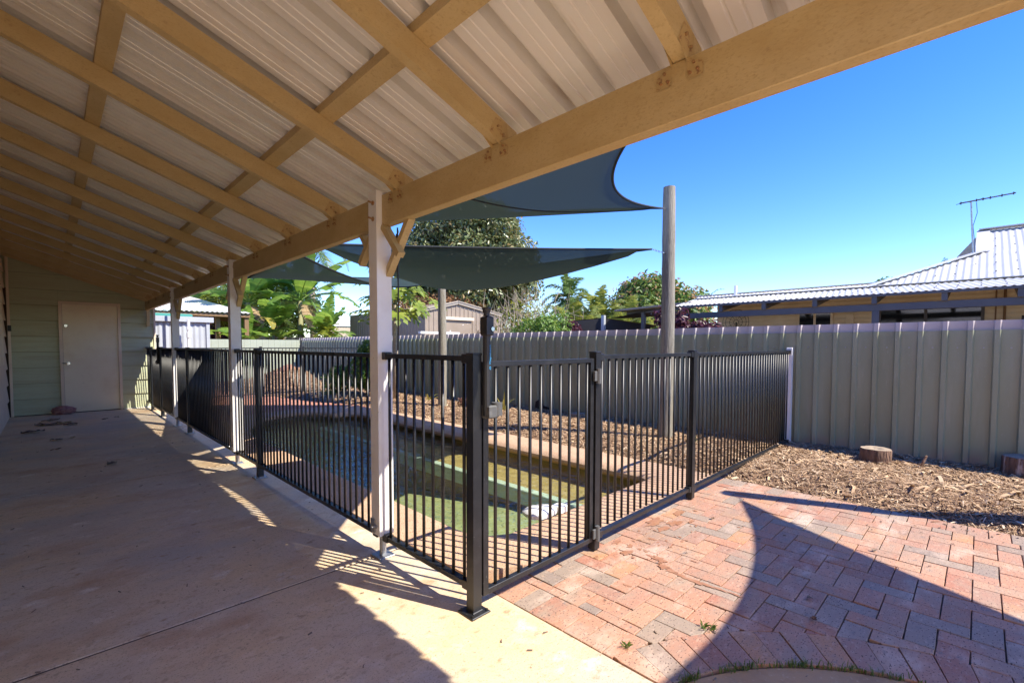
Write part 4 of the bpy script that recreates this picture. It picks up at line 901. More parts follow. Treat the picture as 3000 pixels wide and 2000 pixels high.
MB().box(11.9, 13.92, 1.78, 12.6, 13.97, 1.86).build('vent', M['taupe'], ts); MB().box(9.0, 13.6, 1.66, 10.7, 13.75, 1.74).build('white_beam', M['white_pvc'], ts)

gs = thing('equipment_shed', 'small light grey corrugated shed with a flat roof beyond the house corner', 'shed', (1.9, 13.6, 0))
corr_plane((1.1, 13.5, -0.05), (2.76, 13.5, -0.05), (1.1, 13.5, 1.80), (2.76, 13.5, 1.80), 0.115, 0.011, 'wall', M['grey_shed'], gs, 8)
corr_plane((2.78, 13.5, -0.05), (2.78, 15.5, -0.05), (2.78, 13.5, 1.80), (2.78, 15.5, 1.80), 0.115, 0.011, 'wall', M['grey_shed'], gs, 6)
MB().box(1.05, 13.42, 1.80, 2.88, 15.6, 1.925, 0.004).build('roof', M['grey_shed'], gs); MB().box(2.73, 13.46, -0.05, 2.80, 13.53, 1.80).build('corner_post', M['grey_shed'], gs)
pp = thing('standpipe', 'tall thin white pipe standing in front of the grey corrugated shed', 'pipe', (2.02, 13.2, 0), 'white pipes by the grey shed')
MB().tube([(2.02, 13.2, -0.05), (2.02, 13.2, 2.2)], 0.026, 10).build('pipe', M['white_pvc'], pp)
pp = thing('standpipe', 'short thick white pipe with couplings in front of the grey corrugated shed', 'pipe', (2.32, 13.2, 0), 'white pipes by the grey shed')
t_ = MB(); t_.tube([(2.32, 13.2, -0.05), (2.32, 13.2, 1.5), (2.32, 13.2, 1.84)], 0.032, 10); t_.build('pipe', M['white_pvc'], pp)
t_ = MB(); t_.tube([(2.32, 13.2, 1.42), (2.32, 13.2, 1.54)], 0.046, 10); t_.tube([(2.32, 13.2, 1.6), (2.32, 13.2, 1.66)], 0.044, 10); t_.build('coupling', M['white_pvc'], pp)
gc = thing('green_cover', 'strip of teal green cloth lying on the grey corrugated shed roof', 'cloth', (2.0, 14.5, 1.93))
MB().box(1.3, 14.0, 1.926, 2.55, 15.2, 2.02, 0.02).build('cloth', M['green_cloth'], gc)

wb = thing('neighbour_pavilion', 'white corrugated hip roof over brown rafters and posts, behind the grey shed', 'pavilion', (4, 20.5, 0))
corr_plane((1.8, 19.2, 2.42), (5.3, 19.2, 2.42), (3.9, 21.8, 3.12), (3.9, 21.8, 3.12), 0.15, 0.016, 'roof', M['white_roof'], wb, 6)
mbw = MB(); mbw.add([(5.3, 19.2, 2.42), (6.2, 24, 2.42), (3.9, 21.8, 3.12)], [(0, 1, 2)]); mbw.add([(1.8, 19.2, 2.42), (3.9, 21.8, 3.12), (1.5, 24, 2.42)], [(0, 1, 2)]); mbw.build('roof_side', M['white_roof'], wb)
for k in range(9):
    yy = 19.5+k*0.5; MB().bar((1.8, yy, 2.36+(k*.5)*.05), (5.35+k*.1, yy, 2.30), 0.06, 0.10).build('rafter', M['brown_timber'], wb)
MB().bar((1.8, 19.3, 2.33), (5.3, 19.3, 2.33), 0.06, 0.12).build('beam', M['brown_timber'], wb); MB().bar((5.25, 19.3, 2.32), (6.1, 24, 2.32), 0.06, 0.14).build('beam', M['brown_timber'], wb)
for x, y in ((4.36, 19.75), (5.2, 19.4), (5.75, 22.5)): MB().box(x-.07, y-.07, -0.05, x+.07, y+.07, 2.3).build('post', M['brown_timber'], wb)
wr = thing('neighbour_house', 'small white roofed house with pale weatherboards half hidden behind the banana leaves', 'house', (10.5, 24, 0))
corr_plane((9.7, 23.4, 2.30), (11.6, 23.4, 2.30), (10.2, 25.4, 2.95), (11.6, 25.4, 2.95), 0.15, 0.016, 'roof', M['white_roof'], wr, 6)
for k in range(9): MB().box(9.75, 23.5-0.005*(9-k), k*0.25, 11.8, 23.6, k*0.25+0.245).build('weatherboard', mat('pale_board', (0.52, 0.45, 0.36), 0.7) if k == 0 else bpy.data.materials['pale_board'], wr)
pl = thing('paling_fence', 'weathered thin timber paling fence just behind the pale green fence', 'fence', (7.3, 19.7, 0))
pm = MB().box(-0.045, -0.01, 0, 0.045, 0.01, 1.62).mesh('paling', mat('paling_wood', (0.3, 0.27, 0.23), 0.9, obj_rnd=[(0.22, 0.2, 0.17), (0.36, 0.33, 0.28), (0.42, 0.38, 0.33), (0.30, 0.25, 0.2)]))
for k in range(46):
    t = k/45; o = inst('paling', pm, pl, (6.0+2.5*t, 20.95-2.5*t, random.uniform(-.03, .02)-0.03), (0, random.gauss(0, .02), -math.pi/4))
MB().bar((6, 20.97, 0.4), (8.5, 18.47, 0.4), 0.04, 0.07).build('rail', M['paling'], pl)
# ------------------------------------------------------------------ vegetation
def crown(name, blobs, n, size, m, parent, seed, droop=0.3, asp=0.45, shell=0.55, fold=0.25, limit=None):
    """many small folded leaves spread through lumpy blobs: (cx, cy, cz, rx, ry, rz)"""
    R = np.random.default_rng(seed); B = np.asarray(blobs, float); vol = B[:, 3]*B[:, 4]+B[:, 4]*B[:, 5]+B[:, 3]*B[:, 5]; pr = vol/vol.sum()
    k = R.choice(len(B), n, p=pr); d = R.normal(size=(n, 3)); d /= np.linalg.norm(d, axis=1)[:, None]
    rr = shell+(1-shell)*R.random(n)**0.6; rr *= 1+0.10*R.normal(size=n)
    c = B[k, :3]+d*B[k, 3:]*rr[:, None]
    nr = d*0.8+R.normal(size=(n, 3))*0.55+np.array([0, 0, 0.5]); nr /= np.linalg.norm(nr, axis=1)[:, None]
    t = R.normal(size=(n, 3))+np.array([0, 0, -droop*3]); t -= nr*(t*nr).sum(1)[:, None]; t /= np.linalg.norm(t, axis=1)[:, None]; s = np.cross(nr, t)
    L = size*(0.6+0.8*R.random(n)); w_ = L*asp
    V = np.empty((n, 4, 3)); V[:, 0] = c-t*(L/2)[:, None]; V[:, 2] = c+t*(L/2)[:, None]-nr*(L*fold*0.4)[:, None]
    V[:, 1] = c-s*(w_/2)[:, None]+nr*(w_*fold)[:, None]; V[:, 3] = c+s*(w_/2)[:, None]+nr*(w_*fold)[:, None]
    o = np.arange(n)[:, None]*4; F = np.concatenate([o+np.array([[0, 1, 2]]), o+np.array([[0, 2, 3]])], 0)
    return fast(name, V.reshape(-1, 3), F, m, parent)
def lumps(c, r, n, sub, seed, zmin=None, flat=1.0):
    R = np.random.default_rng(seed); out = [(c[0], c[1], c[2], r[0]*.72, r[1]*.72, r[2]*.72)]
    for _ in range(n):
        d = R.normal(size=3); d /= np.linalg.norm(d); q = np.array(c)+d*np.array(r)*R.uniform(.55, .85); s_ = sub*R.uniform(.7, 1.3)
        if zmin is not None: q[2] = max(q[2], zmin+s_*0.6)
        out.append((*q, s_, s_, s_*flat))
    return out
def trunk(parent, base, top, r0, r1, limbs, m, seed, name='trunk'):
    R = random.Random(seed); b = Vector(base); t = Vector(top); mb = MB()
    pts = [b.lerp(t, k/6)+Vector((R.gauss(0, .04), R.gauss(0, .04), 0))*(k > 0) for k in range(7)]; mb.tube(pts, [r0+(r1-r0)*k/6 for k in range(7)], 10)
    for q in limbs:
        s_ = b.lerp(t, R.uniform(.45, .95)); q = Vector(q); md = s_.lerp(q, .5)+Vector((R.gauss(0, .15), R.gauss(0, .15), .1)); mb.tube([s_, md, q], [r1*.8, r1*.5, r1*.15], 7)
    return mb.build(name, m, parent, smooth=True)
def tree(name, label, cat, base, c, r, n, size, m, seed, nl=26, sub=0.9, bark='bark', group=None, zmin=None, droop=.3, asp=.45, tr=0.2):
    t = thing(name, label, cat, base, group); bl = lumps(c, r, nl, sub, seed, zmin)
    crown('crown', bl, n, size, m, t, seed, droop, asp)
    trunk(t, base, (c[0], c[1], c[2]), tr, tr*.5, [b[:3] for b in bl[1:9]], M[bark], seed); return t, bl
def frond_geo(base, d, L, droop, npair, llen, wid, R, v_angle=0.5, hang=0.35):
    """one pinnate frond: curved rachis with narrow leaflets"""
    d = Vector(d).normalized(); base = Vector(base); side = d.cross(Vector((0, 0, 1)))
    if side.length < 0.05: side = Vector((1, 0, 0))
    side.normalize(); pts = []; p = base.copy(); dd = d.copy(); st = L/12
    for k in range(13):
        pts.append(p.copy()); p = p+dd*st; dd = (dd+Vector((0, 0, -droop*(0.5+k/9)))*st/L*2.0).normalized()
    V = []; F = []
    for i in range(npair):
        t = 0.12+0.88*i/npair; f_ = t*12; k = min(int(f_), 11); q = pts[k].lerp(pts[k+1], f_-k); tg = (pts[k+1]-pts[k]).normalized(); up = side.cross(tg)
        ll = llen*(math.sin(math.pi*(0.12+0.86*t))**0.7)*R.uniform(.85, 1.1)
        for sg in (-1, 1):
            ld = (side*sg+tg*R.uniform(.55, .85)+up*v_angle*R.uniform(.3, 1)).normalized(); tip = q+ld*ll+Vector((0, 0, -hang*ll*R.uniform(.5, 1.3))); md = q.lerp(tip, .5)+up*(ll*.06)
            w_ = tg*(wid/2); o = len(V); V += [q-w_*.6, q+w_*.6, md-w_, md+w_, tip]; F += [(o, o+1, o+3), (o, o+3, o+2), (o+2, o+3, o+4)]
    return pts, V, F
def palm(name, label, base, hgt, nfr, L, llen, m, seed, cat='palm', tr=0.13, npair=34, wid=0.05, group=None, el=(-20, 80), droop=.9, trunkm='pale_bark', frame=True, shaft=True, hang=.35):
    R = random.Random(seed); t = thing(name, label, cat, base, group); top = Vector(base)+Vector((0, 0, hgt))
    MB().tube([Vector(base)+Vector((0, 0, -.05)), Vector(base).lerp(top, .5), top], [tr*1.2, tr, tr*.8], 12).build('trunk', M[trunkm], t, smooth=True)
    if shaft: MB().tube([top, top+Vector((0, 0, .5)), top+Vector((0, 0, .9))], [tr*.85, tr*.7, tr*.3], 10).build('crownshaft', M['leaf_palm'], t, smooth=True)
    tb_ = top+Vector((0, 0, .6 if shaft else 0))
    for k in range(nfr):
        az = k*2.399+R.uniform(-.2, .2); e = math.radians(el[0]+(el[1]-el[0])*(k+.5)/nfr)
        pts, V, F = frond_geo(tb_, (math.cos(az)*math.cos(e), math.sin(az)*math.cos(e), math.sin(e)), L*R.uniform(.85, 1.1), droop, npair, llen, wid, R, hang=hang)
        fr_ = MB(); fr_.add(V, F); fr_.tube(pts, [.022*(1-k2/14) for k2 in range(13)], 5)
        fr_.build('frond', m, t)
    return t
# banana plants
def banana_leaf(mb, base, d, L, wid, droop, R, tear=0.25):
    d = Vector(d).normalized(); p = Vector(base); dd = d.copy(); n = 22; st = L/n; side0 = d.cross(Vector((0, 0, 1)))
    if side0.length < .05: side0 = Vector((math.cos(R.random()*6), math.sin(R.random()*6), 0))
    side0.normalize(); pts = []
    for k in range(n+1):
        pts.append(p.copy()); p = p+dd*st; dd = (dd+Vector((0, 0, -droop*(.3+k/n*1.2)))/n).normalized()
    mb.tube(pts, [.022*(1-.85*k/n) for k in range(n+1)], 5)
    s = 4; lv = 0.0; drp = {1: 0.0, -1: 0.0}
    for k in range(s, n):
        a, b = pts[k], pts[k+1]; tg = (b-a).normalized(); up = side0.cross(tg).normalized()
        u0 = (k-s)/(n-s); u1 = (k+1-s)/(n-s); w0 = wid*math.sin(math.pi*min(.97, .08+u0*.92))**.55; w1 = wid*math.sin(math.pi*min(.97, .08+u1*.92))**.55
        for sg in (-1, 1):
            if R.random() < tear: drp[sg] = R.uniform(-.1, .55)
            h_ = drp[sg]; gp = .0 if R.random() > tear else .25
            o0 = (side0*sg*(1-.35*h_)+up*(.25-h_)+tg*.25); o1 = o0
            p0 = a+o0*w0*.5; p1 = b+o1*w1*.5; q0 = a+o0*w0+Vector((0, 0, -.12*w0)); q1 = b+o1*w1+Vector((0, 0, -.12*w1))
            q1 = q1.lerp(q0, gp); o = len(mb.v); mb.add([a, b, p1, p0, q1, q0], [(0, 1, 2, 3), (3, 2, 4, 5)])
def banana(label, base, hgt, nl, L, wid, seed, group='banana plants behind the back fence', dry=4, tilt=0):
    R = random.Random(seed); t = thing('banana_plant', label, 'banana plant', base, group); top = Vector(base)+Vector((R.uniform(-.2, .2), R.uniform(-.2, .2), hgt))
    MB().tube([Vector(base), Vector(base).lerp(top, .5), top], [.16, .13, .08], 12).build('stem', mat('banana_stem', (0.22, 0.22, 0.10), .7, var=[(6, (.28, .18, .09), .45, .7, 4)]) if 'banana_stem' not in bpy.data.materials else bpy.data.materials['banana_stem'], t, smooth=True)
    for k in range(nl):
        az = k*2.399+R.uniform(-.3, .3)+tilt; e = math.radians(R.uniform(25, 85) if k % 3 else R.uniform(5, 40)); mb = MB()
        banana_leaf(mb, top, (math.cos(az)*math.cos(e), math.sin(az)*math.cos(e), math.sin(e)), L*R.uniform(.75, 1.1), wid*R.uniform(.8, 1.1), R.uniform(.9, 2.2), R, R.uniform(.1, .45)); mb.build('leaf', M['leaf_banana'], t)
    for k in range(dry):
        az = R.uniform(0, 6.3); mb = MB(); banana_leaf(mb, top+Vector((0, 0, -.2)), (math.cos(az)*.7, math.sin(az)*.7, .1), L*.65, wid*.5, 3.2, R, .6); mb.build('dead_leaf', M['leaf_banana_dry'], t)
banana('tall banana plant with long arching leaves, left of the pavilion post', (5.9, 21.3, 0), 3.0, 14, 2.5, .42, 3)
banana('tallest banana plant with arching torn leaves reaching right, behind the pale green fence', (7.4, 20.1, 0), 3.1, 16, 2.8, .44, 5)
banana('short bright banana plant with broad upright leaves at the fence corner', (6.5, 20.2, 0), 1.75, 12, 1.8, .42, 8, dry=2)
banana('low banana plant leaning over the pale green fence, one yellow leaf', (5.3, 19.6, 0), 1.3, 11, 1.7, .38, 13, dry=2)
banana('banana plant with drooping wide leaves in front of the small white-roofed house', (8.1, 18.9, 0), 1.5, 11, 1.8, .38, 21, dry=2)
t_ = thing('yellow_banana_leaf', 'hanging yellow banana leaf above the pale green fence', 'leaf', (5.6, 19.4, 1.9)); mb = MB(); banana_leaf(mb, (5.6, 19.4, 2.2), (.2, -.3, .2), .9, .2, 4, random.Random(2), .2); mb.build('blade', M['yellow_leaf'], t_)
palm('dracaena', 'rosette of narrow yellow-green leaves below the banana leaves near the fence corner', (7.75, 18.3, 0), 1.75, 16, 0.7, 0.25, M['leaf_lime'], 4, cat='plant', tr=.05, npair=10, wid=.08, shaft=False)
# coconut palm behind the posts, tall palm whose frond tips hang into the sky gap
palm('coconut_palm', 'coconut palm with long feathery fronds behind the second white post', (5.9, 24.2, 0), 3.3, 14, 3.6, .75, M['leaf_palm'], 17, npair=44, wid=.05, shaft=False, el=(-5, 70), droop=.8)
palm('tall_palm', 'tall palm whose frond tips hang into the blue gap above the far sail', (9.3, 23.6, 0), 6.3, 12, 2.4, .6, M['leaf_palm'], 23, npair=30, shaft=False, el=(-45, 60), droop=1.2)
tree('leafy_tree', 'yellow-green leafy tree behind the white pavilion roof', 'tree', (5.9, 26.0, 0), (5.9, 26, 3.0), (2.0, 1.8, 1.5), 5000, .20, M['leaf_lime'], 31, nl=18, sub=.7)
tree('leafy_tree', 'dark green background tree behind the banana plants', 'tree', (8.5, 26.5, 0), (8.5, 26.5, 3.1), (3.0, 2.0, 1.9), 9000, .22, M['leaf_mango'], 33, nl=22, sub=.9)
tree('purple_shrub', 'purple-leaved shrub beneath the brown pavilion roof', 'shrub', (5.0, 23.6, 0), (5.0, 23.6, 1.4), (.9, .8, .9), 2200, .14, M['leaf_purple'], 35, nl=12, sub=.4, tr=.05)
tree('green_hedge_tree', 'low green tree seen under the brown pavilion roof', 'tree', (3.2, 28, 0), (3.6, 28, 1.6), (3.4, 1.0, 1.4), 5000, .2, M['leaf_shrub'], 36, nl=16, sub=.7)
# big dark fig tree
fig, fb = tree('fig_tree', 'big dense dark green fig tree behind the taupe shed', 'tree', (14.7, 17.0, 0), (14.3, 17.2, 4.9), (3.3, 3.3, 3.2), 62000, .20, M['leaf_ficus'], 41, nl=60, sub=1.05, tr=.35, zmin=1.8)
# loose vine-hung right flank with bare pale twigs
dry = thing('bare_shrub', 'tangle of bare pale branches with sparse leaves right of the taupe shed', 'shrub', (11.6, 11.3, 0))
R_ = random.Random(5); tw = MB()
for k in range(120):
    a = R_.uniform(0, 6.28); x, y = 11.7+R_.gauss(0, .75), 11.2+R_.gauss(0, .75); h = R_.uniform(1.6, 3.3); lean = R_.uniform(.1, .7)
    pts = [Vector((x+math.cos(a)*lean*t*t+.04*math.sin(9*t+k), y+math.sin(a)*lean*t*t, h*t)) for t in (0, .3, .5, .7, .85, 1)]
    tw.tube(pts, [.018, .015, .012, .009, .007, .003], 5)
    for q in range(3):
        p = pts[R_.randint(2, 4)]; d = Vector((R_.gauss(0, .4), R_.gauss(0, .4), R_.uniform(.1, .5))); tw.tube([p, p+d*.5, p+d*.9+Vector((0, 0, .1))], [.007, .005, .002], 4)
tw.build('branches', M['dry_twig'], dry)
crown('leaves', [(11.6, 11.2, 2.0, 1.1, 1.1, .9), (12.2, 10.8, 1.7, .8, .8, .7)], 900, .16, M['leaf_lime'], dry, 6, shell=.2)
vine = thing('dry_vine', 'rust-brown dry vine heaped above the roof of the taupe shed', 'vine', (11.5, 16.5, 2.7))
crown('leaves', [(11.8, 16.2, 2.9, 1.5, 1.6, .55), (10.5, 17, 2.9, 1.0, 1, .4), (12.6, 15.2, 2.75, .7, .7, .4)], 5200, .10, M['leaf_rust'], vine, 9, shell=.3)
# shrubs behind the boundary fence
tree('green_shrub', 'bright green rounded shrub just behind the fence, left of the dark canopy', 'shrub', (10.2, 8.9, 0), (10.25, 8.95, 1.5), (.85, .85, .65), 5200, .10, M['leaf_shrub'], 51, nl=18, sub=.32, tr=.06)
tree('purple_shrub', 'small dark purple shrub at the left end of the dark canopy', 'shrub', (10.9, 8.5, 0), (10.9, 8.55, 1.65), (.28, .28, .4), 800, .11, M['leaf_purple'], 52, nl=6, sub=.18, tr=.03)
tree('purple_shrub', 'purple-leaved shrub right of the tall timber pole under the carport', 'shrub', (10.2, 5.0, 0), (10.2, 5.05, 1.65), (.35, .45, .5), 1300, .13, M['leaf_purple'], 53, nl=8, sub=.22, tr=.03)
tree('purple_shrub', 'purple-leaved shrub in front of the dark end of the white-roofed house', 'shrub', (10.3, 4.45, 0), (10.3, 4.45, 1.45), (.4, .45, .4), 1200, .13, M['leaf_purple'], 54, nl=8, sub=.22, tr=.03)
palm('spiky_plant', 'spiky fan-leaved plant between the bare branches and the green shrub', (10.0, 9.9, 0), 1.2, 16, .75, .12, M['leaf_palm'], 55, cat='plant', tr=.05, npair=14, wid=.04, shaft=False, el=(10, 85), droop=.6)
# palms farther right
palm('royal_palm', 'tall royal palm with green crownshaft standing against the blue sky', (23.7, 18.9, 0), 3.7, 18, 2.1, .62, M['leaf_palm'], 61, tr=.2, npair=46, wid=.075, el=(-35, 85), droop=1.1, hang=.6)
palm('small_palm', 'small hazy palm beside the fig tree, lower than the royal palm', (19.9, 17.0, 0), 2.2, 11, 1.4, .4, M['leaf_palm'], 62, tr=.1, npair=24, el=(-20, 70), shaft=False)
gl = 'golden cane palms behind the dark canopy'
for k, (x, y, h, lb) in enumerate(((18.2, 14.2, 1.7, 'leftmost'), (19.9, 13.9, 2.4, 'tallest'), (20.6, 12.6, 1.9, 'rightmost'), (17.0, 12.4, .9, 'lowest front'), (17.9, 11.6, 1.0, 'lower right'))):
    palm('cane_palm', lb+' feathery yellow-green cane palm of the clump behind the dark canopy', (x, y, 0), h, 22, 2.3, .6, M['leaf_cane'], 70+k, tr=.09, npair=44, wid=.075, el=(5, 85), droop=1.0, group=gl, shaft=False, hang=.5)
mg, mbl = tree('mango_tree', 'broad mango tree with pinkish flower heads behind the tall timber pole', 'tree', (31.5, 16.5, 0), (31.4, 16.8, 3.3), (3.6, 3.6, 2.9), 26000, .36, M['leaf_mango'], 81, nl=48, sub=1.1, tr=.35)
crown('flowers', [(b[0], b[1], b[2]+.15, b[3]*1.05, b[4]*1.05, b[5]*1.05) for b in mbl[1:]], 3200, .34, M['mango_bloom'], mg, 82, droop=-.6, shell=.95)
palm('far_palm', 'palm crown just right of the mango tree', (36.0, 15.2, 0), 4.4, 12, 2.0, .5, M['leaf_palm'], 83, shaft=False, npair=26, el=(-20, 80))
tree('far_tree', 'dark rounded tree top showing over the white roof', 'tree', (38.4, 4.7, 0), (38.4, 4.7, 4.3), (1.7, 1.7, 1.2), 3800, .3, M['leaf_mango'], 84, nl=14, sub=.6)
palm('far_palm', 'tiny palm crown peeping over the white hip roof', (40.8, 1.9, 0), 5.5, 14, 1.5, .25, M['leaf_palm'], 85, shaft=False, npair=14, wid=.06, el=(0, 85), droop=.5)
tree('far_hedge', 'distant green trees filling the gap below the palms', 'tree', (24, 18, 0), (24, 17.2, 1.6), (2.2, 4.6, 1.1), 6000, .3, M['leaf_mango'], 86, nl=22, sub=.8)
tree('far_hedge', 'distant green trees left of the banana plants', 'tree', (2, 33, 0), (3, 33, 2.0), (6, 1.5, 1.7), 6000, .35, M['leaf_mango'], 87, nl=22, sub=.9)

# papaya tree in the bed beside the fence
pap = thing('papaya_tree', 'young papaya tree with yellow-green lobed leaves behind the front white post', 'tree', (5.44, 9.23, 0))
MB().tube([(5.44, 9.23, -.05), (5.45, 9.23, .8), (5.43, 9.22, 1.6), (5.46, 9.23, 2.45)], [.062, .055, .05, .035], 12).build('trunk', M['pale_bark'], pap, smooth=True)
R_ = random.Random(12)
def lobed(mb, c, tipdir, nrm, L):
    nrm = Vector(nrm).normalized(); t = Vector(tipdir); t = (t-nrm*t.dot(nrm)).normalized(); s = nrm.cross(t); c = Vector(c)
    for k in range(-3, 4):
        a = k*.62; ll = L*(1-.07*abs(k)**1.3); d = t*math.cos(a)+s*math.sin(a); e = nrm.cross(d); w_ = ll*.15
        tp = c+d*ll-nrm*ll*.22*abs(random.gauss(.8, .3))
        o = [c, c+d*ll*.35+e*w_, c+d*ll*.62+e*w_*.5, c+d*ll*.72+e*w_*1.15-nrm*ll*.05, tp, c+d*ll*.72-e*w_*1.15-nrm*ll*.05, c+d*ll*.62-e*w_*.5, c+d*ll*.35-e*w_]
        ax = c+d*ll*.6-nrm*ll*.015
        mb.add(o+[ax], [(0, 1, 8), (1, 2, 8), (2, 3, 8), (3, 4, 8), (4, 5, 8), (5, 6, 8), (6, 7, 8), (7, 0, 8)])
for k in range(46):
    az = k*2.399; e = math.radians(R_.uniform(-45, 75)); L = R_.uniform(.4, .85); b = Vector((5.46, 9.23, 2.40-.012*(k % 14)))
    d = Vector((math.cos(az)*math.cos(e), math.sin(az)*math.cos(e), math.sin(e))); tip = b+d*L+Vector((0, 0, -.12*L)); mb = MB(); mb.tube([b, b+d*L*.6, tip], [.009, .007, .005], 5)
    lobed(mb, tip, d+Vector((0, 0, -.6)), Vector((0, 0, 1))+d*.55+Vector((R_.gauss(0, .25), R_.gauss(0, .25)-.25, 0)), R_.uniform(.26, .42)); mb.build('leaf', M['leaf_papaya'], pap)
mb = MB()
for k in range(14):
    az = R_.uniform(0, 6.3); p = Vector((5.46, 9.23, R_.uniform(1.85, 2.3))); q = p+Vector((math.cos(az)*.3, math.sin(az)*.3, R_.uniform(-.25, .1))); mb.tube([p, p.lerp(q, .5)+Vector((0, 0, .05)), q], .004, 5); mb.box(q.x-.015, q.y-.015, q.z-.02, q.x+.015, q.y+.015, q.z+.02, .006)
mb.build('flower_stalks', M['yellow_leaf'], pap)
sh, _ = tree('garden_shrub', 'upright leafy garden shrub with yellow tips beside the papaya trunk', 'shrub', (5.4, 10.4, 0), (5.4, 10.4, .75), (.42, .42, .65), 2300, .10, M['leaf_shrub'], 91, nl=14, sub=.2, tr=.02)
crown('yellow_tips', [(5.4, 10.4, 1.1, .3, .3, .3)], 160, .09, M['leaf_lime'], sh, 92)
tree('garden_shrub', 'low leafy garden shrub left of the taller one at the far end of the bed', 'shrub', (4.9, 11.2, 0), (4.9, 11.2, .38), (.4, .35, .35), 1000, .09, M['leaf_shrub'], 93, nl=9, sub=.18, tr=.015)
tree('red_shrub', 'low reddish twiggy plant in the mulch beside the far timber pole', 'shrub', (5.75, 6.95, 0), (5.78, 6.95, .12), (.26, .32, .14), 1300, .045, M['leaf_red'], 94, nl=9, sub=.1, tr=.01)
def strap(name, label, base, n, L, m, seed, spread=.8, w_=.02, cat='plant', group=None):
    R = random.Random(seed); t = thing(name, label, cat, base, group); mb = MB()
    for k in range(n):
        az = R.uniform(0, 6.28); l = L*R.uniform(.6, 1.1); sp = spread*R.uniform(.3, 1); d = Vector((math.cos(az), math.sin(az), 0)); s_ = Vector((-d.y, d.x, 0)); row = []
        for q in range(6):
            u = q/5; p = Vector(base)+d*(l*sp*u)+Vector((0, 0, l*(1-sp*.6)*(u*1.5-u*u*(.6+sp*.5)))); ww = w_*(1-u**2)*.5+.0008; row.append([p-s_*ww, p+s_*ww+Vector((0, 0, ww*.4))])
        mb.grid(row)
    mb.build('leaves', m, t); return t
strap('strap_plant', 'straggly yellowish strap-leaved plant in the mulch left of the far timber pole', (5.72, 8.35, .02), 14, .42, M['yellow_leaf'], 2, .9, .03)
strap('strap_plant', 'tall yellow and green strap leaves in the mulch behind the pool gate', (5.8, 6.1, .02), 7, .55, M['yellow_leaf'], 5, .5, .028)
strap('strap_plant', 'small bright green tuft in the mulch beside the tall timber pole base', (5.55, 2.45, .02), 16, .26, M['grass'], 6, .5, .016)
# ------------------------------------------------------------------ small things
def stump(label, x, y, r, h, seed):
    t = thing('tree_stump', label, 'stump', (x, y, 0), 'cut stumps in the mulch'); R = random.Random(seed); n = 28; rows = []
    ph = [R.uniform(0, 6) for _ in range(4)]
    for z, k in ((-0.03, 1.28), (0.02, 1.12), (0.06, 1.02), (0.12, .98), (h-.006, .97), (h, .94)):
        rows.append([(x+r*k*(1+.05*math.sin(3*a+ph[0])+.04*math.sin(7*a+ph[1])*(1.6-z/h)+.025*math.sin(13*a+ph[2]))*math.cos(a), y+r*k*(1+.05*math.sin(3*a+ph[0])+.04*math.sin(7*a+ph[1])*(1.6-z/h)+.025*math.sin(13*a+ph[2]))*math.sin(a), z) for a in np.linspace(0, 2*math.pi, n+1)])
    MB().grid(rows).build('bark', M['stump_bark'], t, smooth=True)
    top = rows[-1][:-1]; m = MB(); v = [p for p in top]; inner = [(x+(p[0]-x)*.55, y+(p[1]-y)*.55, h-.002) for p in top]; core = [(x+(p[0]-x)*.22, y+(p[1]-y)*.22, h-.02) for p in top]
    m.add(v+inner+core, [(i, (i+1) % n, n+(i+1) % n, n+i) for i in range(n)]+[(n+i, n+(i+1) % n, 2*n+(i+1) % n, 2*n+i) for i in range(n)]+[tuple(2*n+i for i in range(n))]); m.build('cut_face', M['stump_cut'], t)
stump('short sawn tree stump with pale bark patch in the mulch near the ribbed fence', 5.95, 0.72, .135, .21, 3)
stump('tree stump at the right edge of the picture against the ribbed fence', 6.30, -0.33, .15, .24, 7)
sp = thing('bark_splinter', 'upright splinter of bark sticking out of the mulch right of the sawn stump', 'bark', (5.95, .38, 0)); MB().bar((5.95, .40, -.02), (5.93, .33, .20), .035, .012).build('bark', M['stump_bark'], sp)
for k, (x, y, z) in enumerate(((5.75, .60, .03), (5.7, .50, .04), (5.82, .46, .03))):
    pass
rb = thing('stone_block', 'small pale square stone block in the mulch beside the gate hinge post', 'stone', (6.2, 4.75, 0)); MB().box(6.13, 4.62, -.05, 6.30, 4.85, .13, .015).build('block', M['stump_cut'], rb)
rk = thing('rock_pile', 'reddish rocks on top of the mulch mound in the far fence corner', 'rocks', (5.6, 16.2, .3)); R_ = random.Random(4)
for k, (x, y, z, r) in enumerate(((5.5, 16.1, .42, .28), (5.85, 16.2, .36, .22), (5.2, 16.0, .28, .2), (5.65, 15.8, .25, .2), (5.0, 15.9, .16, .13))):
    bmx = bmesh.new(); bmesh.ops.create_icosphere(bmx, subdivisions=2, radius=r)
    for v in bmx.verts: v.co = v.co*(1+.18*math.sin(v.co.x*13+k)*math.cos(v.co.y*11+k*2)); v.co.z *= .75; v.co += Vector((x, y, z))
    me = bpy.data.meshes.new('rock'); bmx.to_mesh(me); bmx.free(); me.materials.append(M['rock']); o = bpy.data.objects.new('rock', me); COL.objects.link(o); attach(o, rk)
ru_ = thing('rusted_patch', 'dark torn rust hole at the foot of the ribbed fence behind the gate', 'rust patch', (6.44, 5.7, .15))
m_ = MB(); pts = [(6.462, 5.95, -.02), (6.462, 5.92, .20), (6.462, 5.80, .26), (6.462, 5.72, .14), (6.462, 5.50, .10), (6.462, 5.38, -.02)]; m_.add(pts+[(p[0]-.004, p[1], p[2]) for p in pts], [tuple(range(6)), tuple(range(11, 5, -1))]+[(i, i+6, (i+1) % 6+6, (i+1) % 6) for i in range(6)]); m_.build('rust', mat('rust_dark', (.035, .018, .012), .9), ru_)
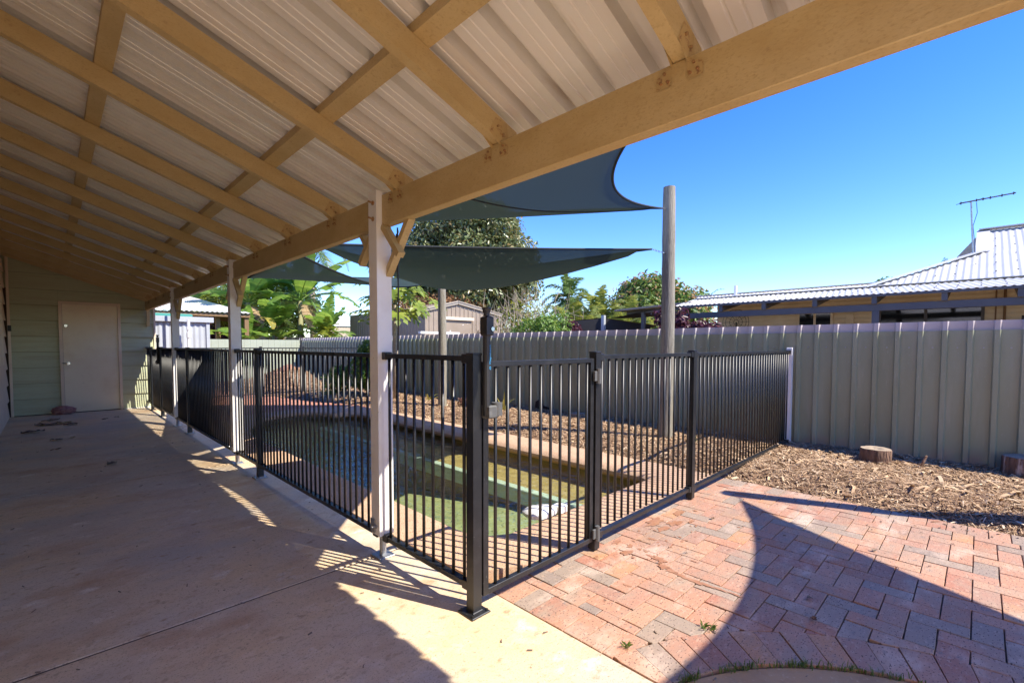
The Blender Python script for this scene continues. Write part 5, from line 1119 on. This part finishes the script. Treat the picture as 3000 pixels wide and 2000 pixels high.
# skimmer lid lying on the coping
sk = thing('skimmer_lid', 'white plastic pool skimmer lid and float lying on the pool edge behind the gate', 'pool skimmer', (2.6, 2.18, 0))
P_ = [(-.16, .02), (-.15, .09), (-.08, .125), (.02, .11), (.13, .05), (.15, 0), (.13, -.05), (.02, -.10), (-.09, -.115), (-.15, -.07)]
ang = 0.25; cx_, cy_ = 2.53, 2.25
def rot(p, k=1):
    k *= 0.85; return (cx_+k*(p[0]*math.cos(-ang)-p[1]*math.sin(-ang)), cy_+k*(p[0]*math.sin(-ang)+p[1]*math.cos(-ang)))
m_ = MB(); rows = []
for z, k in ((.010, .97), (.02, 1.0), (.035, 1.0), (.05, .9), (.065, .62), (.068, .3)): rows.append([(*rot(p, k), z+.02*(p[1] < 0)*(k < .95)*0) for p in P_+[P_[0]]])
m_.grid(rows); m_.add([(*rot(p, .3), .068) for p in P_], [tuple(range(10))]); m_.build('lid', M['white_pvc'], sk, auto=True)
m_ = MB(); q = rot((.17, -.02)); m_.box(q[0]-.04, q[1]-.05, .008, q[0]+.05, q[1]+.045, .06, .006); m_.tube([(q[0]+.05, q[1], .035), (q[0]+.09, q[1]-.01, .03)], .022, 10); m_.build('fitting', M['white_pvc'], sk, auto=True)
# wet rust-coloured splashes on the bricks
def splash(pts, seed, n=30):
    R = random.Random(seed); m = MB()
    for (x, y, rx, ry) in pts:
        P = []
        for k in range(n):
            a = 2*math.pi*k/n; q = max(.3, 1+R.gauss(0, .16)+.25*math.sin(2*a+x*50)+.2*math.sin(5*a+y*70)); P.append((x+rx*q*math.cos(a), y+ry*q*math.sin(a), 0.0022))
        m.add(P+[(x, y, 0.0023)], [(k, (k+1) % n, n) for k in range(n)])
    return m
sp_ = [(2.434, 1.477, .035, .03), (2.529, 1.512, .022, .018), (2.53, 1.445, .012, .012), (2.494, 1.295, .03, .04), (2.424, 1.232, .02, .04), (2.407, 1.177, .016, .04), (2.391, 1.107, .013, .045), (2.388, 1.027, .016, .05), (2.396, .972, .010, .04), (2.40, .907, .008, .04), (2.404, .838, .007, .045), (3.004, 1.598, .10, .035), (3.084, 1.49, .06, .035), (2.938, 1.497, .05, .03), (2.215, 1.316, .012, .01), (2.527, 1.606, .04, .02), (2.492, 1.357, .012, .02), (3.3, 1.56, .05, .03), (3.2, 1.42, .03, .012)]
R_ = random.Random(3)
for k in range(46): sp_.append((R_.gauss(2.75, .35), R_.gauss(1.42, .14), abs(R_.gauss(0, .008))+.002, abs(R_.gauss(0, .008))+.002))
tag(splash(sp_, 5).build('wet_stain', M['wet_brick'], paving), kind='stuff')
# cable hanging from the beam beside the post
cb_ = thing('hanging_cable', 'thin black cable hanging from the beam beside the front white post', 'cable', (1.45, 2.44, 1.9))
m_ = MB(); m_.tube([(1.45, 2.425, 1.935), (1.45, 2.428, 1.80), (1.452, 2.424, 1.6), (1.45, 2.43, 1.22)], .005, 6); m_.tube([(1.45, 2.432, 1.9), (1.455, 2.45, 1.86), (1.452, 2.452, 1.68)], .006, 6); m_.build('cable', M['cable'], cb_, smooth=True)
# litter on the slab
def curl(label, x, y, L, w_, m, seed, rz, z=.004, name='dead_leaf'):
    R = random.Random(seed); t = thing(name, label, 'leaf', (x, y, 0), 'dead leaves on the concrete'); rows = []
    for k in range(9):
        u = k/8-.5; ww = 1.5*w_*max(.1, math.cos(u*2.9))*(1+.25*R.gauss(0, 1)); h = z+.012*abs(math.sin(u*3+seed))*R.uniform(.5, 1); c, s_ = math.cos(rz), math.sin(rz)
        rows.append([(x+.6*c*u*L-s_*v*ww*.8, y+.6*s_*u*L+c*v*ww*.8, h+abs(v)*R.uniform(0, .9)*w_*.6) for v in (-.5, -.2, .2, .5)])
    MB().grid(rows).build('blade', m, t, smooth=True)
curl('large dark curled leaf in the heap near the door', -.05, 10.25, .5, .16, M['dead_leaf'], 1, .2); curl('cream torn leaf in the heap near the door', .12, 10.3, .34, .12, M['pale_leaf'], 2, -.3)
curl('dark twisted leaf behind the heap near the door', -.02, 10.75, .42, .1, M['dead_leaf'], 3, .5); curl('long dark flat leaf left of the heap, nearest the left wall', -.2, 9.5, .4, .12, M['dead_leaf'], 4, .1)
curl('dark leaf in front of the cream leaf of the heap', .2, 10.05, .3, .09, M['dead_leaf'], 5, .4); curl('grey-brown leaf alone on the slab in front of the heap', .03, 8.5, .2, .08, M['dead_leaf'], 6, 0)
curl('pale scrap of leaf right of the grey-brown leaf', .18, 8.55, .14, .06, M['pale_leaf'], 7, .3); curl('small dark leaf alone in the middle of the slab', .43, 6.43, .16, .06, M['dead_leaf'], 8, .6)
curl('thin curved twig-like leaf on the slab left of the middle', .02, 7.75, .26, .03, M['dead_leaf'], 9, .9); curl('small dark leaf right of the heap towards the fence', .62, 10.35, .14, .05, M['dead_leaf'], 10, .2); curl('tiny dark leaf nearest the far gate', .78, 10.5, .12, .05, M['dead_leaf'], 11, -.3)
curl('dark small leaf on the shaded bricks', 2.62, .56, .06, .02, M['dead_leaf'], 12, .3); curl('brown small leaf on the shaded bricks nearer the brick arc', 2.43, .5, .05, .02, M['stump_bark'], 13, -.2); curl('dark seed pod on the sunlit bricks', 3.52, .42, .04, .025, M['dead_leaf'], 14, 0); curl('dark seed on the sunlit bricks near the fence post', 3.35, 1.33, .04, .025, M['dead_leaf'], 15, 0)
pb = thing('cloth_bundle', 'crumpled pinkish cloth bundle at the bottom left corner of the door', 'cloth', (.15, 11.68, 0))
bmx = bmesh.new(); bmesh.ops.create_icosphere(bmx, subdivisions=4, radius=.1)
for v in bmx.verts:
    d = v.co.normalized(); k = 1+.16*math.sin(d.x*9+d.y*5)*math.cos(d.z*11+d.x*4)+.1*math.sin(d.y*19+d.z*13); v.co = Vector((d.x*.155*k, d.y*.09*k, d.z*.075*k))+Vector((.15, 11.68, .068))
me = bpy.data.meshes.new('cloth'); bmx.to_mesh(me); bmx.free(); me.materials.append(M['pink_cloth']); me.shade_smooth(); o = bpy.data.objects.new('cloth', me); COL.objects.link(o); attach(o, pb)
# grit and crumbs scattered on the slab and the bricks
gr = MB(); R_ = random.Random(21)
for k in range(260):
    if k < 150: x, y = R_.uniform(-.45, 1.5), R_.uniform(.6, 9)
    else: x, y = R_.uniform(1.6, 4.6), R_.uniform(-.2, 1.6)
    if k > 210: x = 4.5-abs(R_.gauss(0, .12))
    L = R_.uniform(.003, .011); a = R_.uniform(0, 3.1); w_ = L*R_.uniform(.25, .6)
    gr.bar((x-L*math.cos(a), y-L*math.sin(a), .003), (x+L*math.cos(a), y+L*math.sin(a), .003+R_.uniform(0, .003)), w_, w_*.7)
tag(gr.build('grit', M['dead_leaf']), 'dark crumbs and twig bits scattered over the concrete and bricks', 'grit', None, 'stuff')
# grass tufts in the joint between the arc of bricks and the apron
R_ = random.Random(9); mb = MB()
for k in range(420):
    t = R_.choice([R_.gauss(.95, .05), R_.gauss(.74, .05), R_.gauss(.52, .06), R_.gauss(1.15, .02), R_.gauss(.62, .15)]); r = AR0-.006+R_.gauss(0, .007); b = Vector((AC[0]+r*math.cos(t), AC[1]+r*math.sin(t), -.008)); L = R_.uniform(.012, .036)
    az = R_.uniform(0, 6.28); d = Vector((math.cos(az), math.sin(az), 0)); s_ = Vector((-d.y, d.x, 0))*.0016; lean = R_.uniform(.2, .9)
    p1_ = b+d*L*lean*.4+Vector((0, 0, L*.7)); p2_ = b+d*L*lean+Vector((0, 0, L*.85)); mb.add([b-s_, b+s_, p1_+s_*.8, p1_-s_*.8, p2_], [(0, 1, 2, 3), (3, 2, 4)])
for c in ((2.03, .80), (2.015, .83), (1.66, 1.0)):
    for k in range(16):
        b = Vector((c[0]+R_.gauss(0, .006), c[1]+R_.gauss(0, .006), -.003)); L = R_.uniform(.015, .04); az = R_.uniform(0, 6.28); d = Vector((math.cos(az), math.sin(az), 0)); s_ = Vector((-d.y, d.x, 0))*.0013
        mb.add([b-s_, b+s_, b+d*L*.4+Vector((0, 0, L*.7)), b+d*L*.8+Vector((0, 0, L*.8))], [(0, 1, 2), (1, 3, 2)])
tag(mb.build('grass_tufts', M['grass']), 'green grass tufts sprouting in the joint along the curved brick edge', 'grass', None, 'stuff')
